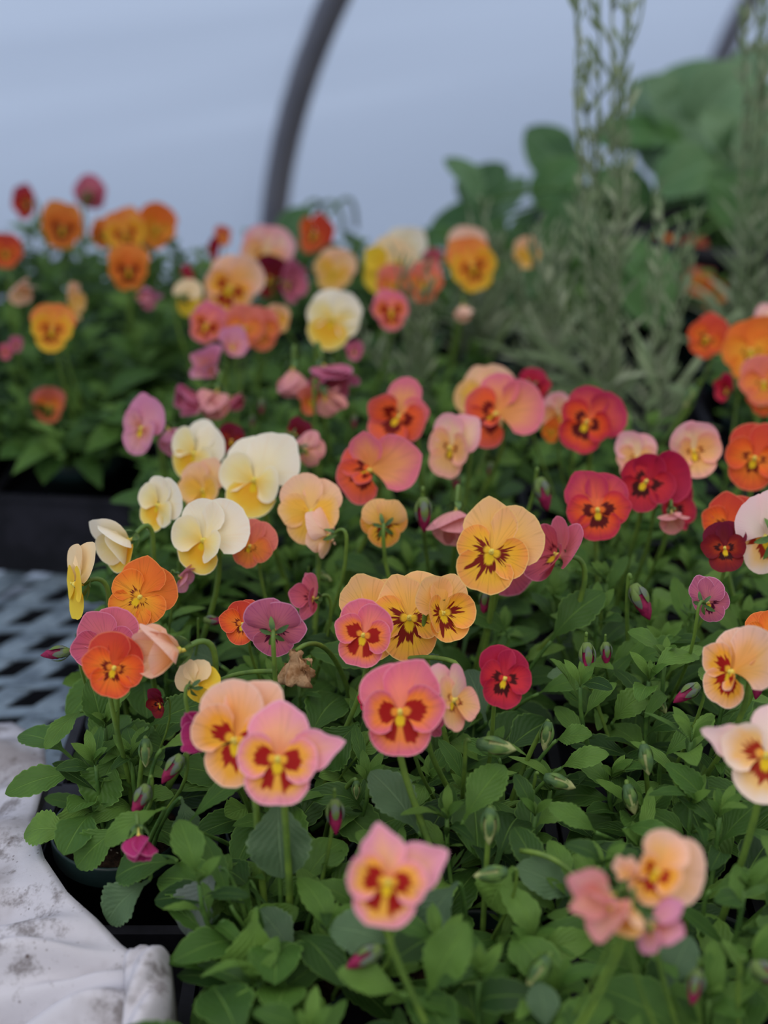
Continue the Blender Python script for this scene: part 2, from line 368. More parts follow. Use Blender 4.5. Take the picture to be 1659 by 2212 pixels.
# ---------------------------------------------------------------- trays
def tray(cx, cy, nx, ny, sx, sy, rz, label, h=.078):
    t = empty('nursery_tray', (cx, cy, 0), label, 'tray', rz=rz)
    W, H = nx*sx, ny*sy; mb = MB()
    box(mb, -W/2, W/2, -H/2, H/2, 0, .004)
    for y in (-H/2, H/2-.003): box(mb, -W/2, W/2, y, y+.003, .004, h)
    for x in (-W/2, W/2-.003): box(mb, x, x+.003, -H/2, H/2, .004, h)
    for i in range(1, nx): box(mb, -W/2+i*sx-.004, -W/2+i*sx+.004, -H/2, H/2, .06, h-.004)
    for j in range(1, ny): box(mb, -W/2, W/2, -H/2+j*sy-.004, -H/2+j*sy+.004, .06, h-.004)
    mb.build('tray_body', M_black, t, smooth=False)
    mb = MB()
    for y in (-H/2-.006, H/2-.002): box(mb, -W/2-.006, W/2+.006, y, y+.008, h, h+.004)
    for x in (-W/2-.006, W/2-.002): box(mb, x, x+.008, -H/2, H/2, h, h+.004)
    mb.build('rim', M_black, t, smooth=False)
    return t
SX, SY = .115, .125
tray(-.06, .625, 3, 3, SX, SY, 0, 'black plastic tray at the front beside the dirty white cloth')
tray(.30, .625, 3, 3, SX, SY, 0, 'black plastic tray under the leafy violas at the lower right')
tray(-.06, 1.012, 3, 3, SX, SY, 0, 'black plastic tray under the cream and orange violas, next to the open mesh')
tray(.30, 1.012, 3, 3, SX, SY, 0, 'black plastic tray under the red violas at the right')
tray(-.05, 1.40, 3, 3, SX, SY, 0, 'black plastic tray under the mauve wilting violas')
tray(.315, 1.40, 3, 3, SX, SY, 0, 'black plastic tray holding the silvery plants')
tray(-.445, 1.60, 3, 4, .15, .15, math.radians(-6), 'black plastic tray of the rear left orange violas', h=.085)
tray(.065, 1.83, 4, 2, .12, .14, 0, 'black plastic tray of the rearmost peach violas near the hoop')

# ---------------------------------------------------------------- leaf builder
def leaf(mb, base, tip, nrm, wd, curve=.12, cup=.18, teeth=8, nl=16, nw=7, rnd=.5, shape=1.0, twist=0.0, pet=.16, mi=0, wave=0.0):
    d = tip-base; L = d.length
    if L < 1e-5: return
    d = d/L; nrm = (nrm - d*nrm.dot(d))
    if nrm.length < 1e-4: nrm = frame(d)[1]
    nrm.normalize(); x = d.cross(nrm)
    vs = []; uv = []
    ph = rnd*20
    for j in range(nl):
        t = j/(nl-1)
        if t < pet: hw = .07 + .05*(t/pet)
        else:
            q = (t-pet)/(1-pet)
            hw = max(.10*(1-q), (math.sin(PI*min(1, q)**(1.12*shape))**.62)*(.55+.45*min(1, q*2.2)) if q < .999 else 0)
            if teeth and .05 < q < .96:
                hw *= 1 + (.16*(abs(math.sin(q*teeth*PI))**.6 - .75) if nl > 12 else 0)
        hw *= wd/2
        c = base + d*(L*t) + nrm*(curve*L*math.sin(PI*t)*1.0 - curve*L*.9*t*t)
        for i in range(nw):
            u = -1 + 2*i/(nw-1)
            a = twist*t
            off = x*(math.cos(a)*u*hw) + nrm*(math.sin(a)*u*hw)
            off += nrm*(cup*abs(u)**1.5*hw + wave*hw*math.sin(t*17+ph+u)*abs(u))
            vs.append(c+off); uv.append((u*.5+.5, t))
    mb.add(vs, grid_faces(nw, nl), uv, rnd, mi)

def foliage(root, seed, spread=.075, top=.185, nsh=9, hi=True, gl=1.0, basal=12):
    R = random.Random(seed); mb = MB(); z0 = .095; top *= R.uniform(.86, 1.05); nsh = max(6, nsh-R.choice((0, 0, 1, 2)))
    nl, nw = (28, 7) if hi else (8, 5)
    L0 = .046*gl
    for s in range(nsh):
        a = 2*PI*(s+R.uniform(-.35, .35))/nsh; out = spread*R.uniform(.35, 1.0); zt = top*R.uniform(.78, 1.03) - out*.25
        p0 = Vector((math.cos(a)*.012, math.sin(a)*.012, z0)); p3 = Vector((math.cos(a)*out, math.sin(a)*out, zt))
        pts = bez(p0, p0+Vector((math.cos(a)*out*.5, math.sin(a)*out*.5, .015)), p3-Vector((0, 0, .035)), p3, 8)
        tube(mb, pts, .0021, .0014, 5, R.random(), mi=1)
        nlv = R.randint(7, 9); ga = R.uniform(0, 6.28)
        for k in range(nlv):
            t = .22 + .78*k/(nlv-1); f = t*7; i = min(6, int(f)); p = pts[i].lerp(pts[i+1], f-i)
            ga += 2.4 + R.uniform(-.3, .3)
            el = math.radians(R.uniform(5, 35) + 25*t)
            d = Vector((math.cos(ga)*math.cos(el), math.sin(ga)*math.cos(el), math.sin(el)))
            L = L0*R.uniform(.75, 1.2)*(1.15-.45*t)
            wr = R.uniform(.34, .50) if R.random() < .6 else R.uniform(.20, .32)
            n_ = Vector((R.uniform(-.25, .25), R.uniform(-.45, .05), 1))
            leaf(mb, p, p+d*L, n_, L*wr, R.uniform(.02, .28), R.uniform(.05, .4), R.choice((5, 6, 7)), nl, nw, R.random(), R.uniform(.85, 1.1), R.uniform(-.5, .5), R.uniform(.12, .22), wave=.05 if hi else 0)
            if k % 2 == 0 and hi:                                   # narrow lobed stipules
                for q in range(3):
                    b = ga + R.uniform(-1.2, 1.2); dd = Vector((math.cos(b)*.7, math.sin(b)*.7, R.uniform(.3, .9)))
                    leaf(mb, p, p+dd*R.uniform(.010, .017), n_, .003, .05, .1, 0, 5, 3, R.random())
        for q in range(5 if hi else 3):                              # young narrow tip leaves
            b = R.uniform(0, 6.28); dd = Vector((math.cos(b)*.55, math.sin(b)*.55, 1)).normalized()
            L = R.uniform(.014, .026); leaf(mb, p3, p3+dd*L, Vector((dd.x*.4, dd.y*.4-.3, 1)), L*.3, .12, .2, 0, 10 if hi else 6, 5 if hi else 3, .55+.45*R.random())
    nb = basal if hi else 8
    for s in range(nb):                                             # large basal leaves spilling over the rim
        a = 2*PI*(s+R.uniform(-.4, .4))/nb; r0 = R.uniform(.01, .03); p = Vector((math.cos(a)*r0, math.sin(a)*r0, z0+R.uniform(.01, .05)))
        el = math.radians(R.uniform(-12, 30)); d = Vector((math.cos(a)*math.cos(el), math.sin(a)*math.cos(el), math.sin(el)))
        L = R.uniform(.05, .068)*gl
        leaf(mb, p, p+d*L, Vector((0, -.2, 1)), L*R.uniform(.36, .5), R.uniform(.05, .2), .2, 8, nl, nw, R.random()*.7, 1.0, R.uniform(-.3, .3), .3, wave=.05)
    return mb.build('foliage', [M_leaf, M_stemd], root)

# ---------------------------------------------------------------- pot plants
mbp = MB()
lathe(mbp, [(.0, .004), (.032, .004), (.0405, .086), (.0435, .086), (.0445, .088), (.0450, .101), (.0445, .103), (.0432, .103), (.0425, .1), (.040, .092), (.033, .03)], 40)
pot0 = mbp.build('pot', M_pot); pot_me = pot0.data; bpy.data.objects.remove(pot0)
mbs = MB()
vs = [Vector((0, 0, .093))]; R_ = random.Random(5)
for j in range(1, 7):
    for k in range(28): a = 2*PI*k/28; r = .0405*j/6; vs.append(Vector((r*math.cos(a), r*math.sin(a), .092+R_.uniform(-.0018, .0018)*(j < 6))))
fs = [(0, 1+k, 1+(k+1) % 28) for k in range(28)] + [(1+(j-1)*28+k, 1+j*28+k, 1+j*28+(k+1) % 28, 1+(j-1)*28+(k+1) % 28) for j in range(1, 6) for k in range(28)]
mbs.add(vs, fs); soil0 = mbs.build('soil', M_soil); soil_me = soil0.data; bpy.data.objects.remove(soil0)
plants = []
def plant(x, y, note, hi=True, z=.0045, **kw):
    root = empty('potted_viola', (x, y, z)); root['note'] = note
    for nm, me in (('pot', pot_me), ('soil', soil_me)):
        o = bpy.data.objects.new(nm, me); C.objects.link(o); o.parent = root
    foliage(root, int(x*1000)*7+int(y*1000), hi=hi, **kw)
    plants.append(root); root['flw'] = ''
    return root
cols = [-.175, -.06, .055, .1725+.01, .2975, .4125]
GRID = [
 (-.06,.50,'trailing over the front corner beside the white cloth'), (.055,.50,'at the bottom edge of the photo under the nearest pink flower'), (.185,.50,'with blurred leaves at the bottom right corner'),
 (-.06,.625,'in the dark green pot beside the folded cloth end'), (.055,.625,'just behind the nearest pink flower'), (.185,.625,'left of the drooping faded pink flowers'), (.30,.625,'in the lower right below the faded flowers'),
 (-.175,.75,'at the lower left in the pot showing bare soil'), (-.06,.75,'below the pair of pink and orange flowers'), (.055,.75,'below the large rose flower'), (.185,.75,'in the leafy right foreground with no open flower'), (.30,.75,'beside the big white flower at the right edge'),
 (-.175,.875,''), (-.06,.875,''), (.055,.875,''), (.185,.875,''), (.30,.875,''),
 (-.175,1.0,''), (-.06,1.0,''), (.055,1.0,''), (.185,1.0,''), (.30,1.0,''),
 (-.175,1.125,''), (-.06,1.125,''), (.055,1.125,''), (.185,1.125,''), (.30,1.125,''),
 (-.165,1.275,''), (-.05,1.275,''), (.065,1.275,''), (.20,1.275,''), (.42,1.275,''),
 (-.165,1.40,''), (-.05,1.40,''), (.065,1.40,''), (.42,1.46,''),
 (-.165,1.525,''), (-.05,1.525,''), (.065,1.525,'')]
for x, y, nt_ in GRID:
    kw = dict(top=.185, spread=.076, nsh=7)
    if x < -.17 and y < .8: kw = dict(top=.16, spread=.022, basal=4, nsh=7, gl=.85)
    elif x < -.17 and y < .9: kw = dict(top=.175, spread=.034, basal=5, gl=.9)
    elif x < -.16 and y < 1.2: kw = dict(top=.185, spread=.05, basal=8)
    if abs(x-.185) < .01 and .6 < y < .9: kw = dict(top=.20, spread=.08, nsh=11)
    plant(x, y, nt_, hi=y < 1.2, **kw)
def rt(cx, cy, rz, x, y): c, s = math.cos(rz), math.sin(rz); return cx+x*c-y*s, cy+x*s+y*c
for i in range(3):
    for j in range(4):
        x, y = rt(-.445, 1.60, math.radians(-6), (i-1)*.15, (j-1.5)*.15)
        if i == 0 and j < 3: continue
        plant(x, y, 'rl', hi=False, spread=.11, top=.205 if j > 0 else .185, nsh=13, gl=1.3)
for i in range(4):
    for j in range(2):
        plant(-.115+i*.12, 1.76+j*.14, 'rm', hi=False, spread=.09, top=.20, nsh=10)
# right edge plants and dim ones behind the silvery plants
plant(.50, 1.56, 're', hi=False, spread=.09)

def nearest(p): return min(plants, key=lambda o: (o.location.x-p.x)**2 + (o.location.y-(p.y+.03))**2)

# ---------------------------------------------------------------- flowers
NEAR = 1.25
def petal(L, A, phi, z0, fold, cup, ruf, rr, nu=13, nt_=11, notch=0.0, point=0.0):
    mb = MB(); vs = []; uv = []
    ph = rr.uniform(0, 6.28); fr = rr.uniform(2.5, 4.0); A = math.radians(A)
    cf, sf = math.cos(fold), math.sin(fold); cp, sp_ = math.cos(phi), math.sin(phi)
    rim_n = [rr.uniform(-1, 1) for _ in range(nu)]
    for j in range(nt_):
        t = j/(nt_-1)
        for i in range(nu):
            u = -1+2*i/(nu-1)
            Rr = (1-(.90*abs(u))**2.4)**.42 * (1 - notch*math.exp(-(u/.16)**2)) + point*math.exp(-(u/.2)**2)
            Rr *= 1 + .012*rim_n[i]*t
            r = L*(.05+.95*t)*Rr; a = u*A*(.72+.28*t)
            x = r*math.sin(a); y = r*math.cos(a)
            z = L*(cup*t*t - .05*math.sin(PI*t*.9)) + L*ruf*math.sin(fr*u+ph)*t*t + L*.5*cup*u*u*t
            y2 = y*cf - z*sf; z2 = y*sf + z*cf
            vs.append(Vector((x*cp + y2*sp_, -x*sp_ + y2*cp, z2 + z0))); uv.append((u*.5+.5, t))
    mb.add(vs, grid_faces(nu, nt_), uv, rr.random()); return mb
def sepals(mb, s, rr, spread=1.15, n=5, lo=.0):
    for k in range(n):
        a = 2*PI*k/n + rr.uniform(-.2, .2); L = s*rr.uniform(.85, 1.1)
        d = Vector((math.cos(a)*math.sin(spread), math.sin(a)*math.sin(spread), math.cos(spread)))
        b = Vector((0, 0, -.004+lo)) + Vector((math.cos(a), math.sin(a), 0))*s*.10
        leaf(mb, b-d*.15*s, b+d*L, Vector((0, 0, -1)), L*.36, .08, .15, 0, 9, 5, rr.random(), .85, pet=.02)
def flower_frame(P, yaw, pitch, roll):
    c = (CAM-P).normalized(); r = YU.cross(c).normalized(); u = c.cross(r)
    B = Matrix((r, u, c)).transposed()
    return B @ Matrix.Rotation(math.radians(yaw), 3, 'Y') @ Matrix.Rotation(math.radians(-pitch), 3, 'X') @ Matrix.Rotation(math.radians(-roll), 3, 'Z')
M_eye = {}
def eye_mat(c):
    if c not in M_eye: M_eye[c] = plain('flower_eye', srgb(*c), .55, .3, .1, 260, srgb(226,222,120))
    return M_eye[c]
def stem_to(P, back, root, r=.0019, hook=.016, name='stem', parent=None, Minv=None, sway=(0, 0), mat=None):
    dv = Vector((root.location.x-P.x, root.location.y-P.y, 0)); dv = dv*.6 if dv.length < .07 else dv.normalized()*.045
    base = Vector((P.x+dv.x, P.y+dv.y+.015, .10))
    s0 = P + back*.005; up = Vector((0, 0, 1))
    p1 = P + back*hook*1.1 + up*hook*.55; k = P + back*hook*1.5 - up*hook*.9
    a = bez(s0, p1, P+back*hook*1.6+up*hook*.3, k, 9)
    v = (base-k)
    side = Vector((math.sin(P.x*190)*.008, math.cos(P.y*170)*.006, 0))
    b = bez(k, k - up*v.length*.3, base + up*v.length*.3 + side, base, 10)
    mb = MB(); tube(mb, a + b[1:], r*.8, r*1.1, 8)
    return mb.build(name, mat or M_stem, parent, Minv)
descs = {}
def flower(px, py, size, kind, yaw=0, pitch=0, roll=0, mode='open', z=.26, desc=None, ext=None, seed=None, root=None):
    ext = ext or {}
    P = at_z(px, py, z); depth = (P-CAM).dot(ZF); s = size*depth/F
    rr = random.Random(seed if seed is not None else int(px*13+py*7))
    Rm = flower_frame(P, yaw, pitch, roll); root = root or nearest(P)
    mu, ms, ml, eye = PAL[kind]; near = P.y < NEAR
    nu, nt_ = (17, 13) if near else (11, 8)
    # flower base: the raised yellow throat and its spur
    mb = MB()
    er = s*.043
    if mode in ('open', 'cup'):
        lathe(mb, [(0, er*1.3), (er*.35, er*1.25), (er*.7, er*.9), (er*.95, er*.2), (er*1.1, -er*.5), (er*.4, -er*1.2)], 12)
        lathe(mb, [(er*.28, er*.9), (er*.5, er*1.5), (er*.38, er*1.75), (0, er*1.65)], 10, Vector((0, er*.35, 0)))
    else: lathe(mb, [(0, er), (er*.8, er*.5), (er, -er*.5), (er*.4, -er)], 10)
    tube(mb, [Vector((0, -er*.2, -er)), Vector((0, -er*.1, -er*2.6)), Vector((0, er*.6, -er*3.8))], er*.6, er*.35, 8)
    fl = mb.build('flower', eye_mat(eye), root)
    fl.location = P - root.location; fl.rotation_mode = 'QUATERNION'; fl.rotation_quaternion = Rm.to_quaternion()
    if desc: fl['label'] = desc
    f0 = {'open': .0, 'cup': .38, 'bell': .85, 'wilt': 1.0, 'furl': 1.22, 'flat': -.12, 'butter': .0}[mode]
    ruf = {'open': .05, 'cup': .07, 'bell': .10, 'wilt': .20, 'furl': .12, 'flat': .05, 'butter': .05}[mode]
    j = lambda a: rr.uniform(-a, a)
    jd = math.radians
    up_f = f0 - .08 if mode != 'butter' else -.35
    la_f = f0 + .12 if mode != 'butter' else .75
    lo_f = f0 + .05 if mode != 'butter' else .45
    nar = .72 if mode == 'furl' else (.85 if mode == 'wilt' else 1)
    specs = [(s*.575, 60, jd(-27+j(6)), -.0018, up_f+j(.20), mu, 0), (s*.575, 60, jd(27+j(6)), -.0009, up_f+j(.20), mu, 0),
             (s*.47, 58, jd(-84+j(7)), .0008, la_f+j(.18), ms, 0), (s*.47, 58, jd(84+j(7)), .0012, la_f+j(.18), ms, 0),
             (s*.505, 76, jd(180+j(4)), .0002, lo_f+j(.10), ml, .06)]
    for si, (L, A, phi, z0, fo, m, no) in enumerate(specs):
        po = rr.choice((0, 0, .1)) if mode != 'wilt' else rr.choice((.15, .3, 0))
        if si == 1 and roll >= 20 and mode == 'open': L *= 1.10
        ex = ext.get(si)
        if ex:                                             # turned, scaled, folded, pointed, narrowed
            phi += jd(ex[0]); L *= ex[1]; fo += ex[2]; po = ex[3] if len(ex) > 3 else po; A *= ex[4] if len(ex) > 4 else 1
        pm = petal(L*rr.uniform(.93, 1.07), A*nar, phi, z0*s/.05, fo, rr.uniform(-.02, .10)*(2 if mode in ('cup', 'bell') else 1), ruf*rr.uniform(.5, 1.3), rr, nu, nt_, no, po)
        pm.build('petal', m, fl)
    mb = MB(); sepals(mb, s*.26, rr, 1.35 if mode in ('open', 'flat', 'butter') else .75)
    mb.build('calyx', M_calyx, fl, Matrix.Translation((0, 0, -s*.09)))
    Mi = (Matrix.Translation(P) @ Rm.to_4x4()).inverted()
    stem_to(P, -(Rm @ Vector((0, 0, 1))), root, r=min(.0022, s*.042), hook=s*.30, parent=fl, Minv=Mi)
    if desc: descs.setdefault(root.name, []).append((size if near else size*.5, desc))
    return fl
def bud(px, py, size, ang, z=.2, pale=False, tilt=0, hook=True, root=None):
    """ang: direction the tip points in the picture, degrees clockwise from up"""
    P = at_z(px, py, z); depth = (P-CAM).dot(ZF); s = size*depth/F; rr = random.Random(int(px*3+py))
    root = root or nearest(P); a = math.radians(ang)
    d = (XR*math.sin(a) + YU*math.cos(a) - ZF*math.sin(math.radians(tilt))).normalized()
    q = d.to_track_quat('Z', 'Y'); Rm = q.to_matrix()
    mb = MB(); n = 12; rad = s*.20; vs = []; uv = []
    prof = [(.3, -.25), (.75, -.1), (1, .12), (.95, .3), (.7, .48), (.38, .6), (.12, .68), (.0, .70)]
    for jx, (r, zz) in enumerate(prof):
        for k in range(n):
            aa = 2*PI*k/n + zz*2.2; rr2 = r*rad*(1+.12*math.cos(5*(aa-zz*2.2)))
            vs.append(Vector((rr2*math.cos(aa), rr2*math.sin(aa), zz*s))); uv.append((k/n, jx/7))
    mb.add(vs, [(jx*n+k, jx*n+(k+1) % n, (jx+1)*n+(k+1) % n, (jx+1)*n+k) for jx in range(7) for k in range(n)], uv, rr.random())
    b = mb.build('bud', M_budp if pale else M_bud, root); b.location = P-root.location; b.rotation_mode = 'QUATERNION'; b.rotation_quaternion = q
    mb = MB()
    for k in range(5):
        aa = 2*PI*k/5+.3; o = Vector((math.cos(aa), math.sin(aa), 0)); L = s*(.62 if not pale else .85)*rr.uniform(.85, 1.1)
        flare = rr.uniform(.15, .45) if not pale else .02
        b0 = o*rad*.75 + Vector((0, 0, -.30*s)); t0 = o*(rad*(1.05+flare)) + Vector((0, 0, -.30*s+L))
        leaf(mb, b0, t0, o, rad*1.15, .15, -.35, 0, 9, 5, rr.random(), .8, pet=.02)
    lathe(mb, [(0, -.36*s), (rad*.6, -.34*s), (rad*.95, -.2*s), (rad*.9, -.05*s)], 10)
    mb.build('calyx', M_calyxb if not pale else M_calyx, b)
    Mi = (Matrix.Translation(P) @ Rm.to_4x4()).inverted()
    if hook: stem_to(P-d*s*.30, -d, root, r=min(.0017, s*.06), hook=s*.22, parent=b, Minv=Mi, mat=M_stem)
    else:
        mb = MB(); p0 = P-d*s*.32; e_ = Vector((root.location.x*.5+P.x*.5, root.location.y*.5+P.y*.5, .105))
        tube(mb, bez(p0, p0-d*s*.6, e_+Vector((0, 0, .03)), e_, 10), .0014, .0018, 7); mb.build('stem', M_stem, b, Mi)
    return b

